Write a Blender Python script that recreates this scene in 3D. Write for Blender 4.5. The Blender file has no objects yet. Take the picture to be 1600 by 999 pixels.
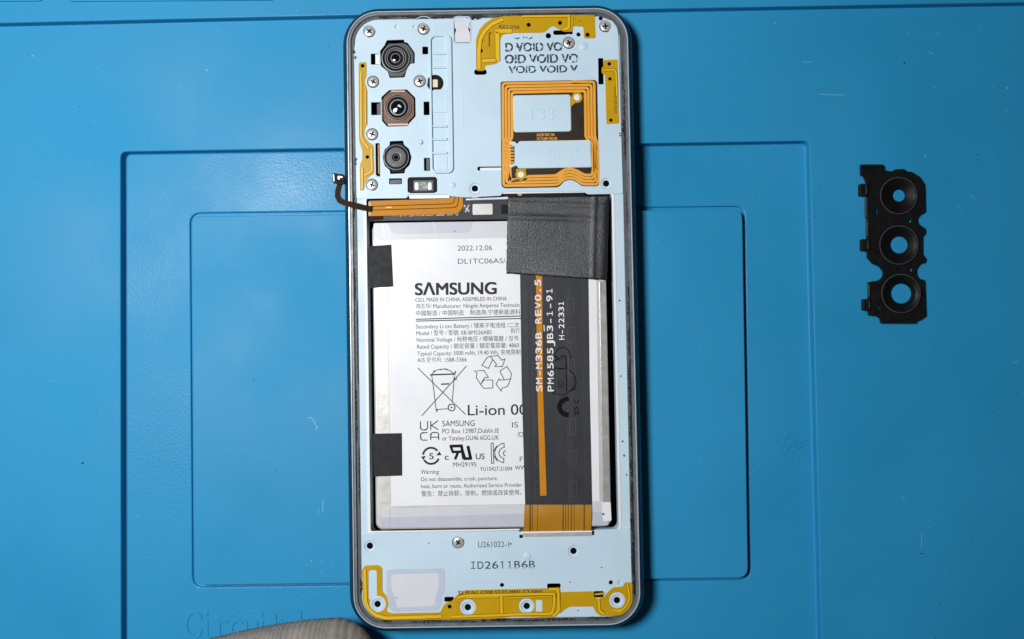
import bpy, math, random
from mathutils import Vector
sc = bpy.context.scene
C = sc.collection
rnd = random.Random(7)

# ---------------------------------------------------------------- measuring frame
# 1 unit = 1 m.  The bench is measured on a plan grid: one grid step is 0.172 mm on the
# plane of the phone's back; heights above the mat's recess floor are given in millimetres.
U = 0.000172
ZR = 0.009
D = 1400 * U
ZC = ZR + D
K = 0.0148                                   # the phone and the mat lie turned by 0.85 degrees

TILT = 0.022                                 # the camera leans by a degree or so
CAM = Vector((0, -D * math.sin(TILT), ZR + D * math.cos(TILT)))

def P(px, py, zmm):
    """point of the bench at a measured plan position and height"""
    dx, dy = (px - 800) / 1400, -(py - 499.5) / 1400
    d = Vector((dx, dy * math.cos(TILT) + math.sin(TILT), dy * math.sin(TILT) - math.cos(TILT)))
    t = (zmm * 1e-3 - CAM.z) / d.z
    return CAM + d * t

# ---------------------------------------------------------------- camera, world, lamp, exposure
cam = bpy.data.cameras.new("camera")
cam.sensor_width = 36.0
cam.lens = 36.0 * 1400 / 1600
cam.clip_start = 0.01
cam.clip_end = 20
cam.dof.use_dof = True
cam.dof.focus_distance = D
cam.dof.aperture_fstop = 7.0
cam_o = bpy.data.objects.new("camera", cam)
cam_o.location = CAM
cam_o.rotation_euler = (TILT, 0, 0)
C.objects.link(cam_o)
sc.camera = cam_o

w = bpy.data.worlds.new("World")
sc.world = w
w.use_nodes = True
w.node_tree.nodes["Background"].inputs[0].default_value = (0.80, 0.90, 1.0, 1)
w.node_tree.nodes["Background"].inputs[1].default_value = 0.035

ld = bpy.data.lights.new("bench_lamp", 'AREA')
ld.shape = 'DISK'
ld.size = 0.10
ld.energy = 1.85
ld.color = (0.97, 0.985, 1.0)
lo = bpy.data.objects.new("bench_lamp", ld)
lo.location = ((-180 - 800) * U, (499.5 - 170) * U, 0.37)
lo.rotation_euler = (Vector((-0.03, 0.0, 0.0)) - lo.location).to_track_quat('-Z', 'Y').to_euler()
C.objects.link(lo)

sc.view_settings.view_transform = 'Standard'
sc.view_settings.look = 'None'
sc.view_settings.exposure = 0.0
sc.view_settings.gamma = 1.0
sc.view_settings.use_curve_mapping = False

# ---------------------------------------------------------------- materials
def lin(r, g, b):
    f = lambda c: (c / 255 / 12.92) if c / 255 <= 0.04045 else ((c / 255 + 0.055) / 1.055) ** 2.4
    return (f(r), f(g), f(b))

def M(name, col, rough=.5, metal=0., spec=.5, var=.05, vs=.35, bump=0., bs=3., coat=0., rv=.08):
    """procedural material: colour drifts by noise, fine relief by bump; noise scales are per millimetre"""
    m = bpy.data.materials.new(name)
    m.use_nodes = True
    nt = m.node_tree
    b = nt.nodes["Principled BSDF"]
    tc = nt.nodes.new("ShaderNodeTexCoord")
    mp = nt.nodes.new("ShaderNodeMapping")
    mp.inputs["Scale"].default_value = (1000, 1000, 1000)
    nt.links.new(tc.outputs["Object"], mp.inputs["Vector"])
    n = nt.nodes.new("ShaderNodeTexNoise")
    n.inputs["Scale"].default_value = vs
    n.inputs["Detail"].default_value = 5
    nt.links.new(mp.outputs[0], n.inputs["Vector"])
    r = nt.nodes.new("ShaderNodeMix")
    r.data_type = 'RGBA'
    r.inputs["A"].default_value = tuple(min(1, c * (1 - var)) for c in col) + (1,)
    r.inputs["B"].default_value = tuple(min(1, c * (1 + var)) for c in col) + (1,)
    nt.links.new(n.outputs["Fac"], r.inputs["Factor"])
    nt.links.new(r.outputs["Result"], b.inputs["Base Color"])
    mr = nt.nodes.new("ShaderNodeMapRange")       # uneven gloss: handled, dusty, wiped
    mr.inputs["From Min"].default_value = .3; mr.inputs["From Max"].default_value = .7
    mr.inputs["To Min"].default_value = max(.03, rough - rv); mr.inputs["To Max"].default_value = min(1, rough + rv)
    nt.links.new(n.outputs["Fac"], mr.inputs["Value"])
    nt.links.new(mr.outputs[0], b.inputs["Roughness"])
    b.inputs["Metallic"].default_value = metal
    b.inputs["Specular IOR Level"].default_value = spec
    b.inputs["Coat Weight"].default_value = coat
    if bump:
        n2 = nt.nodes.new("ShaderNodeTexNoise")
        n2.inputs["Scale"].default_value = bs
        n2.inputs["Detail"].default_value = 4
        nt.links.new(mp.outputs[0], n2.inputs["Vector"])
        bp = nt.nodes.new("ShaderNodeBump")
        bp.inputs["Distance"].default_value = bump * 1e-3
        bp.inputs["Strength"].default_value = 1
        nt.links.new(n2.outputs["Fac"], bp.inputs["Height"])
        nt.links.new(bp.outputs[0], b.inputs["Normal"])
    return m

def mat_rubber(name, col, rough, bump, bs, spec=.4):
    """silicone with dust: pale and dark specks scattered at random over it"""
    m = M(name, col, rough, 0, spec, .11, .022, bump, bs, 0., .16)
    nt = m.node_tree
    b = nt.nodes["Principled BSDF"]
    src = b.inputs["Base Color"].links[0].from_socket
    geo = nt.nodes.new("ShaderNodeNewGeometry")
    mp = nt.nodes.new("ShaderNodeMapping")
    mp.inputs["Scale"].default_value = (1000, 1000, 1000)
    nt.links.new(geo.outputs["Position"], mp.inputs["Vector"])
    for scale, thr, keep, colr, off, st in ((.09, .014, 1.25, (.30, .52, .70, 1), 3, .4), (.06, .011, 1.15, (.01, .03, .06, 1), 31, .6)):
        mp2 = nt.nodes.new("ShaderNodeMapping")
        mp2.inputs["Location"].default_value = (off, off * 1.7, 0)
        nt.links.new(mp.outputs[0], mp2.inputs["Vector"])
        wn = nt.nodes.new("ShaderNodeTexNoise")
        wn.inputs["Scale"].default_value = 3.0
        nt.links.new(mp2.outputs[0], wn.inputs["Vector"])
        wv = nt.nodes.new("ShaderNodeMixRGB")
        wv.blend_type = 'ADD'
        wv.inputs[0].default_value = .5
        nt.links.new(mp2.outputs[0], wv.inputs[1])
        nt.links.new(wn.outputs["Color"], wv.inputs[2])
        v = nt.nodes.new("ShaderNodeTexVoronoi")
        v.voronoi_dimensions = '2D'
        v.inputs["Scale"].default_value = scale
        nt.links.new(wv.outputs[0], v.inputs["Vector"])
        lt = nt.nodes.new("ShaderNodeMath"); lt.operation = 'LESS_THAN'
        lt.inputs[1].default_value = thr
        nt.links.new(v.outputs["Distance"], lt.inputs[0])
        sep = nt.nodes.new("ShaderNodeSeparateColor")
        nt.links.new(v.outputs["Color"], sep.inputs[0])
        gt = nt.nodes.new("ShaderNodeMath"); gt.operation = 'GREATER_THAN'
        gt.inputs[1].default_value = keep - .35
        nt.links.new(sep.outputs[0], gt.inputs[0])
        mu = nt.nodes.new("ShaderNodeMath"); mu.operation = 'MULTIPLY'
        nt.links.new(lt.outputs[0], mu.inputs[0]); nt.links.new(gt.outputs[0], mu.inputs[1])
        m2 = nt.nodes.new("ShaderNodeMath"); m2.operation = 'MULTIPLY'; m2.inputs[1].default_value = st
        nt.links.new(mu.outputs[0], m2.inputs[0])
        mx = nt.nodes.new("ShaderNodeMix"); mx.data_type = 'RGBA'
        nt.links.new(m2.outputs[0], mx.inputs["Factor"])
        nt.links.new(src, mx.inputs["A"])
        mx.inputs["B"].default_value = colr
        src = mx.outputs["Result"]
    nt.links.new(src, b.inputs["Base Color"])
    return m

BLUE = (.020, .262, .495)
m_mat = mat_rubber("blue_silicone", BLUE, .52, .018, 1.8, .24)
m_mat_pebbled = mat_rubber("pebbled_silicone", BLUE, .46, .085, 1.5, .24)
m_plate = M("pale_blue_plastic", (.53, .67, .765), .42, 0, .45, .06, .07, .008, 1.0, 0., .14)
m_rim = M("silver_rim", (.46, .52, .57), .28, .15, .5, .06, .3)
m_side = M("blue_side", (.008, .034, .062), .4, .1, .5, .06, .3)
m_inner = M("grey_inner_rim", (.15, .17, .185), .45, .1, .5, .4, .5, .03, 1.)
m_glue = M("grey_adhesive", (.075, .08, .085), .55, 0, .5, .35, .9, .06, 2.)
m_residue = M("black_glue", (.012, .012, .014), .5, 0, .4, .3, 2., .06, 3.)
m_dark = M("dark_cavity", (.004, .004, .005), .9, 0, .03, .2, .5)
m_black = M("black_plastic", (.007, .007, .008), .6, 0, .18, .2, .5, .01, 3)
m_charcoal = M("charcoal_flex", (.030, .030, .037), .5, 0, .3, .12, .12, .012, .8)
m_amber = M("dark_amber", (.20, .095, .002), .4, 0, .4, .2, .5)
m_trace = M("trace_grey", (.055, .055, .062), .4, 0, .4, .1, .3)
m_yellow = M("yellow_antenna", (.53, .305, .003), .38, 0, .22, .08, .15, .02, .6, 0)
m_rib = M("yellow_rib", (.74, .46, .008), .38, 0, .28, .07, .15, .01, .9, 0)
m_orange = M("orange_copper", (.56, .215, .008), .5, 0, .16, .12, .25, .02, .5, 0)
m_coil = M("coil_orange", (.80, .35, .03), .38, 0, .5, .05, .3)
m_coil_bg = M("coil_brown", (.018, .010, .004), .5, 0, .3, .2, .4)
m_kapton = M("amber_film", (.42, .19, .012), .32, 0, .5, .1, .2, .006, 1., .3)
m_brown = M("brown_flex", (.038, .016, .007), .7, 0, .1, .12, .5)
m_pouch = M("battery_pouch", (.62, .60, .565), .36, .25, .5, .06, .2, .05, .35)
m_fold = M("pouch_fold", (.46, .455, .44), .32, .4, .5, .10, .3, .06, .35)
m_label = M("white_label", (.80, .80, .82), .34, 0, .45, .03, .06, .07, .09, 0., .12)
m_film = M("lilac_film", (.50, .51, .575), .4, 0, .5, .03, .2, .01, .3)
m_film2 = M("pale_film", (.60, .605, .63), .4, 0, .5, .03, .2, .01, .3)
m_window = M("lilac_window", (.655, .665, .70), .35, 0, .5, .02, .2)
m_window_rim = M("window_rim", (.50, .55, .65), .4, 0, .5, .04, .2)
m_tape = M("black_tape", (.016, .016, .018), .62, 0, .25, .2, .5, .03, .8)
m_ink = M("black_ink", (.018, .016, .018), .6, 0, .3, .3, 2.)
m_ink_grey = M("grey_ink", (.085, .085, .10), .6, 0, .3, .3, 2.)
m_ink_small = M("fine_print_ink", (.03, .03, .04), .6, 0, .3, .3, 2.)
m_ink_blue = M("blue_black_ink", (.05, .065, .11), .6, 0, .3, .3, 2.)
m_ink_brown = M("brown_ink", (.11, .055, .004), .6, 0, .3, .3, 2.)
m_ink_white = M("white_ink", (.80, .80, .80), .6, 0, .3, .05, 2.)
m_gloss_ink = M("gloss_black_ink", (.004, .003, .006), .25, 0, .5, .2, 2.)
m_steel = M("screw_steel", (.62, .61, .60), .32, .45, .5, .10, 3., .01, 5.)
m_gunmetal = M("gunmetal", (.075, .07, .075), .5, .2, .5, .15, .8, .01, 3)
m_greyface = M("grey_lens_face", (.10, .10, .108), .55, .0, .5, .1, .8)
m_bronze = M("bronze_can", (.10, .055, .035), .4, .35, .5, .35, .9, .03, 2)
m_copper = M("copper_edge", (.48, .30, .21), .4, .4, .5, .1, .8)
m_lensring = M("lens_ring_grey", (.20, .195, .20), .45, .0, .5, .05, .8)
m_glass = M("lens_glass", (.004, .004, .006), .06, 0, .8, .1, .8, 0, 3, .6)
m_nickel = M("nickel_block", (.50, .49, .47), .42, .4, .5, .05, .4)
m_silverbar = M("silver_bar", (.66, .68, .72), .3, .3, .5, .05, .4)
m_cream = M("cream_led", (.75, .66, .45), .4, 0, .5, .03, .4)
m_clear = M("sensor_glass", (.34, .40, .36), .15, .2, .8, .6, 1.6)
m_white = M("white_plastic", (.78, .78, .78), .4, 0, .5, .03, .4)
m_bracket = M("bracket_black", (.005, .005, .0055), .5, 0, .22, .3, .5, .015, 1.5)
m_edge_highlight = M("edge_highlight", (.055, .052, .05), .3, 0, .6, .4, 1.2)  # highlight painted on: paler than the bracket's black, for ring edges and ridges
m_knit = M("grey_knit", (.29, .258, .22), .95, 0, .1, .4, .3, .22, 1.1)
m_scuff = M("scuff_white", (.13, .40, .60), .5, 0, .5, .1, 1.)
m_speck = M("speck_dark", (.01, .02, .04), .6, 0, .4, .1, 1.)

# worn print: dark letters eaten away in patches where the seal tore
m_void = M("worn_print", (.022, .028, .055), .5, 0, .4, .3, 2.)
_nt = m_void.node_tree
_b = _nt.nodes["Principled BSDF"]
_tc = _nt.nodes.new("ShaderNodeTexCoord"); _mp = _nt.nodes.new("ShaderNodeMapping")
_mp.inputs["Scale"].default_value = (1000, 1000, 1000)
_nt.links.new(_tc.outputs["Object"], _mp.inputs[0])
_n = _nt.nodes.new("ShaderNodeTexNoise"); _n.inputs["Scale"].default_value = 1.15; _n.inputs["Detail"].default_value = 3
_nt.links.new(_mp.outputs[0], _n.inputs["Vector"])
_r = _nt.nodes.new("ShaderNodeValToRGB")
_r.color_ramp.elements[0].position = .575; _r.color_ramp.elements[0].color = (.022, .028, .055, 1)
_r.color_ramp.elements[1].position = .60; _r.color_ramp.elements[1].color = (.55, .67, .78, 1)
_nt.links.new(_n.outputs["Fac"], _r.inputs[0]); _nt.links.new(_r.outputs[0], _b.inputs["Base Color"])

# ---------------------------------------------------------------- mesh helpers
ORIGIN = {}

def link(name, me, mats, parent=None, loc=(0, 0, 0)):
    o = bpy.data.objects.new(name, me)
    for m in (mats if isinstance(mats, (list, tuple)) else [mats]):
        me.materials.append(m)
    C.objects.link(o)
    wl = Vector(loc)
    ORIGIN[o.name] = wl
    if parent is not None:
        o.parent = parent
        o.location = wl - ORIGIN[parent.name]
    else:
        o.location = wl
    return o

def empty(name, loc):
    o = bpy.data.objects.new(name, None)
    o.empty_display_size = .01
    C.objects.link(o)
    o.location = loc
    ORIGIN[o.name] = Vector(loc)
    return o

def tag(o, label, cat=None, group=None, kind=None):
    o["label"] = label
    if cat: o["category"] = cat
    if group: o["group"] = group
    if kind: o["kind"] = kind
    return o

def from_world(name, verts, faces, mats, parent=None, fmat=None, smooth=False):
    n = len(verts)
    c = Vector((sum(v[0] for v in verts) / n, sum(v[1] for v in verts) / n, min(v[2] for v in verts)))
    me = bpy.data.meshes.new(name)
    me.from_pydata([tuple(Vector(v) - c) for v in verts], [], faces)
    if fmat: me.polygons.foreach_set("material_index", fmat)
    if smooth: me.polygons.foreach_set("use_smooth", [True] * len(me.polygons))
    me.update()
    return link(name, me, mats, parent, c)

def rot(pts, k=K, c=None):
    if c is None:
        c = (sum(p[0] for p in pts) / len(pts), sum(p[1] for p in pts) / len(pts))
    return [(c[0] + (x - c[0]) + k * (y - c[1]), c[1] + (y - c[1]) - k * (x - c[0])) for x, y in pts]

def rrect(x0, y0, x1, y1, r=3, k=K, n=5):
    pts = []
    for cx, cy, a0 in ((x1 - r, y0 + r, -90), (x1 - r, y1 - r, 0), (x0 + r, y1 - r, 90), (x0 + r, y0 + r, 180)):
        for i in range(n + 1):
            a = math.radians(a0 + 90 * i / n)
            pts.append((cx + r * math.cos(a), cy + r * math.sin(a)))
    return rot(pts, k, ((x0 + x1) / 2, (y0 + y1) / 2))

def circ(cx, cy, r, n=28, a0=0):
    return [(cx + r * math.cos(a0 + 2 * math.pi * i / n), cy + r * math.sin(a0 + 2 * math.pi * i / n)) for i in range(n)]

def fillet(pts, r=4, n=4):
    out = []
    m = len(pts)
    for i in range(m):
        a, b, c = Vector(pts[i - 1]), Vector(pts[i]), Vector(pts[(i + 1) % m])
        u, v = (a - b), (c - b)
        t = min(r, u.length * .45, v.length * .45)
        p0, p2 = b + u.normalized() * t, b + v.normalized() * t
        for j in range(n + 1):
            s = j / n
            q = p0 * (1 - s) ** 2 + b * 2 * s * (1 - s) + p2 * s * s
            out.append((q.x, q.y))
    return out

def fillet_open(pts, r):
    if len(pts) < 3: return pts
    f = fillet(pts, r, 3)
    return [pts[0]] + f[4:-4] + [pts[-1]]

def shape(name, loops, ztop, thick, mat, parent=None, bevel=.08, res=2):
    """a flat piece cut to an outline (the first loop; further loops are holes), with rounded edges"""
    if not isinstance(loops[0][0], (list, tuple)):
        loops = [loops]
    c0 = loops[0]
    cx = sum(p[0] for p in c0) / len(c0); cy = sum(p[1] for p in c0) / len(c0)
    o = P(cx, cy, ztop)
    cu = bpy.data.curves.new(name, 'CURVE')
    cu.dimensions = '2D'
    cu.fill_mode = 'BOTH'
    b = min(bevel, thick * .45) * 1e-3
    cu.extrude = max(thick * .5e-3 - b, 0)
    cu.bevel_depth = b
    cu.bevel_resolution = res
    cu.offset = -b
    for lp in loops:
        s = cu.splines.new('POLY')
        s.points.add(len(lp) - 1)
        for q, p in zip(s.points, lp):
            v = P(p[0], p[1], ztop) - o
            q.co = (v.x, v.y, 0, 1)
        s.use_cyclic_u = True
    tmp = bpy.data.objects.new("tmp", cu)
    C.objects.link(tmp)
    bpy.context.view_layer.update()
    me = bpy.data.meshes.new_from_object(tmp.evaluated_get(bpy.context.evaluated_depsgraph_get()))
    bpy.data.objects.remove(tmp)
    bpy.data.curves.remove(cu)
    me.name = name
    me.materials.clear()
    me.polygons.foreach_set("use_smooth", [False] * len(me.polygons))
    o.z -= thick * .5e-3
    return link(name, me, mat, parent, o)

def ribbon(pts, wd, closed=False):
    """outline of a line of the given width"""
    m = len(pts)
    L, R = [], []
    for i in range(m):
        p = Vector(pts[i])
        a = Vector(pts[i - 1]) if (i or closed) else None
        c = Vector(pts[(i + 1) % m]) if (i < m - 1 or closed) else None
        d1 = (p - a).normalized() if a is not None else None
        d2 = (c - p).normalized() if c is not None else None
        if d1 is None: d1 = d2
        if d2 is None: d2 = d1
        t = (d1 + d2)
        t = t.normalized() if t.length > 1e-6 else d1
        nrm = Vector((-t.y, t.x))
        s = wd / 2 / max(.45, abs(nrm.dot(Vector((-d1.y, d1.x)))))
        L.append((p + nrm * s)[:]); R.append((p - nrm * s)[:])
    return L, R

def strokes(name, lines, z, mat, parent=None, lift=.02):
    """thin lines (printed or raised): each entry is (points, width, closed)"""
    vs, fs = [], []
    z -= .003
    for ln in lines:
        z += .003                      # lines that cross never share a plane
        pts, wd = ln[0], ln[1]
        closed = len(ln) > 2 and ln[2]
        L, R = ribbon(pts, wd, closed)
        b = len(vs)
        m = len(pts)
        for a, c in zip(L, R):
            vs += [P(a[0], a[1], z), P(c[0], c[1], z)]
        if lift > .03:
            for a, c in zip(L, R):
                vs += [P(a[0], a[1], z - lift), P(c[0], c[1], z - lift)]
        for i in range(m if closed else m - 1):
            j = (i + 1) % m
            fs.append((b + 2 * i, b + 2 * i + 1, b + 2 * j + 1, b + 2 * j))
            if lift > .03:
                q = b + 2 * m
                fs.append((b + 2 * i, b + 2 * j, q + 2 * j, q + 2 * i))
                fs.append((b + 2 * i + 1, q + 2 * i + 1, q + 2 * j + 1, b + 2 * j + 1))
        if lift > .03 and not closed:
            q = b + 2 * m
            fs.append((b, q, q + 1, b + 1))
            e = 2 * (m - 1)
            fs.append((b + e, b + e + 1, q + e + 1, q + e))
    return from_world(name, vs, fs, mat, parent)

def lathe(name, prof, c, mats, parent=None, seg=40, fm=None, smooth=True, k=0, arc=None):
    """turned part: profile of (radius in grid steps, height in mm) about a plan point"""
    vs, fs, mi = [], [], []
    for r, z in prof:
        o = P(c[0], c[1], z)
        for i in range(seg):
            a = 2 * math.pi * i / seg
            vs.append(o + Vector((r * U * math.cos(a), r * U * math.sin(a), 0)))
    for j in range(len(prof) - 1):
        for i in range(seg):
            i2 = (i + 1) % seg
            fs.append((j * seg + i, j * seg + i2, (j + 1) * seg + i2, (j + 1) * seg + i))
            mi.append(fm[j] if fm else 0)
    if prof[-1][0] <= .6:
        fs.append(tuple((len(prof) - 1) * seg + i for i in range(seg))); mi.append(fm[-1] if fm else 0)
    ob = from_world(name, vs, fs, mats, parent, mi, smooth)
    if smooth:
        ob.data.set_sharp_from_angle(angle=math.radians(35))
    return ob

def text(name, body, x0, x1, yc, h, z, mat, parent, k=K, bold=0., vert=False, lift=0., mono=False):
    """lettering: starts at x0, ends at x1, capitals h high and centred on yc (at x0); vert = reads upwards"""
    cu = bpy.data.curves.new(name, 'FONT')
    cu.body = body
    if lift: cu.extrude = .001
    tmp = bpy.data.objects.new("tmp", cu)
    C.objects.link(tmp)
    bpy.context.view_layer.update()
    me = bpy.data.meshes.new_from_object(tmp.evaluated_get(bpy.context.evaluated_depsgraph_get()))
    bpy.data.objects.remove(tmp)
    bpy.data.curves.remove(cu)
    xs = [v.co.x for v in me.vertices]
    a, b = min(xs), max(xs)
    sx = (x1 - x0) / (b - a); sy = h / .70
    ang = k + (math.pi / 2 if vert else 0)
    o = P(x0, yc, z)
    f = (ZC - z * 1e-3) / D * U
    ca, sa = math.cos(ang), math.sin(ang)
    for v in me.vertices:
        lx = (v.co.x - a) * sx * f
        ly = (v.co.y - .35) * sy * f
        zz = (0 if v.co.z > 0 or not lift else -lift * 1e-3)
        v.co = (lx * ca - ly * sa, lx * sa + ly * ca, zz)
    if bold:      # heavier weight: the same glyphs again, shifted a hair
        vv = [v.co.copy() for v in me.vertices]; ff = [tuple(p.vertices) for p in me.polygons]
        av, af = [], []
        e = bold * sy * f
        for q, (dx, dy) in enumerate(((0, 0), (e, e * .6), (-e, -e * .6), (e, -e * .6), (-e, e * .6))):
            off = len(av)
            av += [v + Vector((dx, dy, q * 1.5e-6)) for v in vv]
            af += [tuple(i + off for i in p) for p in ff]
        me = bpy.data.meshes.new(name)
        me.from_pydata([tuple(v) for v in av], [], af)
    me.name = name
    me.materials.clear()
    return link(name, me, mat, parent, o)

def bar_glyph(name, ch, x0, x1, yc, h, z, mat, parent, wd, vert=False):
    """1 and I in the square lettering of a marking machine: a stem with slab serifs"""
    xm = (x0 + x1) / 2
    ln = [([(xm, -h / 2), (xm, h / 2)], wd), ([(x0, h / 2 - wd / 2), (x1, h / 2 - wd / 2)], wd * .9)]
    ln.append(([(x0, -h / 2 + wd / 2), (x1, -h / 2 + wd / 2)], wd * .9) if ch == 'I' else ([(x0 + .3, -h / 2 + h * .22), (xm, -h / 2 + .4)], wd * .9))
    if vert:      # along -y: the reading direction goes up
        ln = [([(yc + b, x0 - (a - x0)) for a, b in p], w_) for p, w_ in ln]
    else:
        ln = [([(a, yc + b) for a, b in p], w_) for p, w_ in ln]
    vs, fs = [], []
    for i, (p, w_) in enumerate(ln):
        L, Q = ribbon(p, w_)
        b = len(vs)
        vs += [P(*L[0], z + .001 * i), P(*Q[0], z + .001 * i), P(*Q[1], z + .001 * i), P(*L[1], z + .001 * i)]
        fs.append((b, b + 1, b + 2, b + 3))
    return from_world(name, vs, fs, mat, parent)

def disc(name, c, r, z, mat, parent, n=20):
    return from_world(name, [P(x, y, z) for x, y in circ(c[0], c[1], r, n)], [tuple(range(n))][::1], mat, parent)

# ================================================================ THE MAT
def loft(loops, close_last=True):
    """bridge loops of equal length (world points) into quads; returns verts, faces"""
    vs, fs = [], []
    n = len(loops[0])
    for l in loops: vs += l
    for j in range(len(loops) - 1):
        for i in range(n):
            k2 = (i + 1) % n
            fs.append((j * n + i, j * n + k2, (j + 1) * n + k2, (j + 1) * n + i))
    if close_last: fs.append(tuple((len(loops) - 1) * n + i for i in range(n)))
    return vs, fs

def quad_round(c, r, n=6):
    """rounded quadrilateral through four measured corners tl, tr, br, bl"""
    return fillet([c[0], c[1], c[2], c[3]], r, n)

ZO, ZI, ZB = 2.8, 2.2, 5.3     # outer surface, inner panel, top band (mm above recess floor)
rec = [(188, 237), (1265, 220), (1287, 1130), (189, 1145)]
pan = [(299, 338), (1160, 327), (1169, 903), (303, 915)]
def inset(q, d):
    c = (sum(p[0] for p in q) / 4, sum(p[1] for p in q) / 4)
    return [(x + (d if x < c[0] else -d), y + (d if y < c[1] else -d)) for x, y in q]

def at(loop, z): return [P(x, y, z) for x, y in loop]
def plan(q, r, z, zref=ZO):
    """loop kept at the plan position it has at height zref, moved to height z"""
    return [Vector((v.x, v.y, z * 1e-3)) for v in at(quad_round(q, r), zref)]

# outer sheet with the recess sunk into it: loops from the far edge inwards
far = [(-700, -600), (2400, -600), (2400, 1750), (-700, 1750)]
L0 = plan(inset(rec, -1.2), 12, ZO)
# far edge loop, sampled to match
def ray_to_rect(loop, q):
    cx = sum(p[0] for p in q) / 4; cy = sum(p[1] for p in q) / 4
    return loop
n = len(L0)
Lf = []
for i in range(n):
    j = i // (n // 4)
    t = (i % (n // 4)) / (n // 4 - 1)
    p = [far[0], far[1], far[2], far[3]][j]
    Lf.append(P(p[0] + (t - .5) * 4 * (1 if j in (0,) else 1), p[1], ZO))
loops = [L0,
         plan(inset(rec, -.3), 11, ZO - .06),
         plan(inset(rec, .4), 10, ZO - .35),
         plan(inset(rec, 1.2), 10, .35),
         plan(inset(rec, 2.2), 9, .08),
         plan(inset(rec, 3.6), 8, 0),
         plan(inset(pan, -8.5), 18, 0, ZI), plan(inset(pan, -7.2), 18, -.1, ZI), plan(inset(pan, -6.0), 17.5, -.75, ZI), plan(inset(pan, -3.2), 17, -.85, ZI), plan(inset(pan, -.5), 16, -.85, ZI)]
vs, fs = loft(loops, True)
nb = len(fs)
fm = [0] * nb
for q in range(5 * n, nb): fm[q] = 1
# outer sheet as a frame of four pieces around the rounded opening
base = len(vs)
fr = [P(x, y, ZO) for x, y in far]
vs += fr
q4 = n // 4
for j in range(4):
    a = j * q4; b = a + q4 - 1; c = (b + 1) % n
    for i in range(a, b):
        fs.append((base + j, i + 1, i)); fm.append(0)
    fs.append((base + j, base + (j + 1) % 4, c, b)); fm.append(0)
mat_o = from_world("mat", vs, fs, [m_mat, m_mat_pebbled], None, fm)
tag(mat_o, "blue silicone repair mat with stepped panels lying under everything", "mat", kind="structure")

# raised centre panel
vs, fs = loft([plan(inset(pan, -1.2), 16, -.9, ZI), plan(inset(pan, -.6), 16, .1, ZI), plan(inset(pan, 0), 16, ZI - .3, ZI),
               plan(inset(pan, .5), 16, ZI - .06, ZI), plan(inset(pan, 1.6), 15, ZI, ZI)])
p_o = from_world("raised_panel", vs, fs, m_mat, mat_o)

# raised band across the top, with the edges of two sunk trays at the very top
def band(name, y_at, x0, x1, ztop, zlow, ytop):
    vs, fs = [], []
    prof = [(0, zlow - .1), (.7, zlow + .15), (1.2, ztop - .3), (1.9, ztop - .06), (3.0, ztop)]
    N = 40
    for i in range(N + 1):
        x = x0 + (x1 - x0) * i / N
        for dy, z in prof:
            v = P(x, y_at(x) - dy, ztop); v.z = z * 1e-3; vs.append(v)
        vs.append(P(x, ytop, ztop))
    m = len(prof) + 1
    for i in range(N):
        for j in range(m - 1):
            fs.append((i * m + j, i * m + j + 1, (i + 1) * m + j + 1, (i + 1) * m + j))
    return from_world(name, vs, fs, m_mat, mat_o)
band("raised_band", lambda x: 37.5 - 32.5 * x / 1600 - 5 * math.sin(math.pi * min(max(x, 0), 1600) / 1600) * .3, -700, 2400, ZB, ZO, -560)
def tray(x0, x1, y1):
    q = [(x0, -180), (x1, -184), (x1 + 1, y1 - 2), (x0 + 1, y1)]
    return shape("tray_lip", [quad_round(q, 9), quad_round(inset(q, 9), 6)], ZB + .55, .7, m_mat, mat_o, .2)
tray(-250, 66, 3.5); tray(104, 430, 2.2)

# lettering moulded into the recess floor (serif capitals and small letters, thin raised outlines)
def arc(cx, cy, rx, ry, a0, a1, n=12):
    return [(cx + rx * math.cos(math.radians(a0 + (a1 - a0) * i / n)), cy + ry * math.sin(math.radians(a0 + (a1 - a0) * i / n))) for i in range(n + 1)]
def letter(name, lines):
    return strokes(name, [(p, wd) for p, wd in lines], .22, m_mat_pebbled, mat_o, .23)
B = 996
letter("moulded_letter", [(arc(304, 977, 13, 19.5, -40, -320, 18), 3.4), ([(314, 958), (314, 969)], 2), ([(311, 992), (315, 985)], 2)])
for x in (323, 410):
    letter("moulded_letter", [([(x, 970), (x, B)], 3.6), ([(x - 6, 971), (x, 971)], 2.4), ([(x - 7, B), (x + 7, B)], 2.4), (arc(x - 1, 960.5, 1.6, 1.6, 0, 360, 10), 3.2)])
for x in (342, 528):
    letter("moulded_letter", [([(x, 970), (x, B)], 3.6), ([(x - 5, 971), (x, 971)], 2.4), ([(x - 6, B), (x + 8, B)], 2.4), (arc(x + 9, 979, 8, 8, 190, 300, 8), 3)])
letter("moulded_letter", [(arc(372, 983, 10.5, 13, -45, -315, 14), 3.4)])
letter("moulded_letter", [([(385, 970), (385, 988)] + arc(393, 988, 8, 8, 180, 20, 7), 3.4), ([(401, 970), (401, B)], 3.4), ([(380, 971), (385, 971)], 2.2), ([(396, 971), (401, 971)], 2.2), ([(401, B), (406, B)], 2.2)])
letter("moulded_letter", [([(430, 959), (430, 990)] + arc(437, 990, 7, 6, 180, 60, 5), 3.4), ([(423, 970), (441, 970)], 2.4)])
letter("moulded_letter", [([(469, 954), (469, B)], 3.4), ([(463, 955), (469, 955)], 2.4), (arc(478, 983, 9, 12, -160, 160, 14), 3.2)])
letter("moulded_letter", [(arc(499, 983, 10, 13, 0, 360, 18), 3.2)])
letter("moulded_letter", [(arc(513, 976, 7, 7, -170, 0, 8), 3), ([(520, 976), (520, B)], 3.2)])
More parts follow.
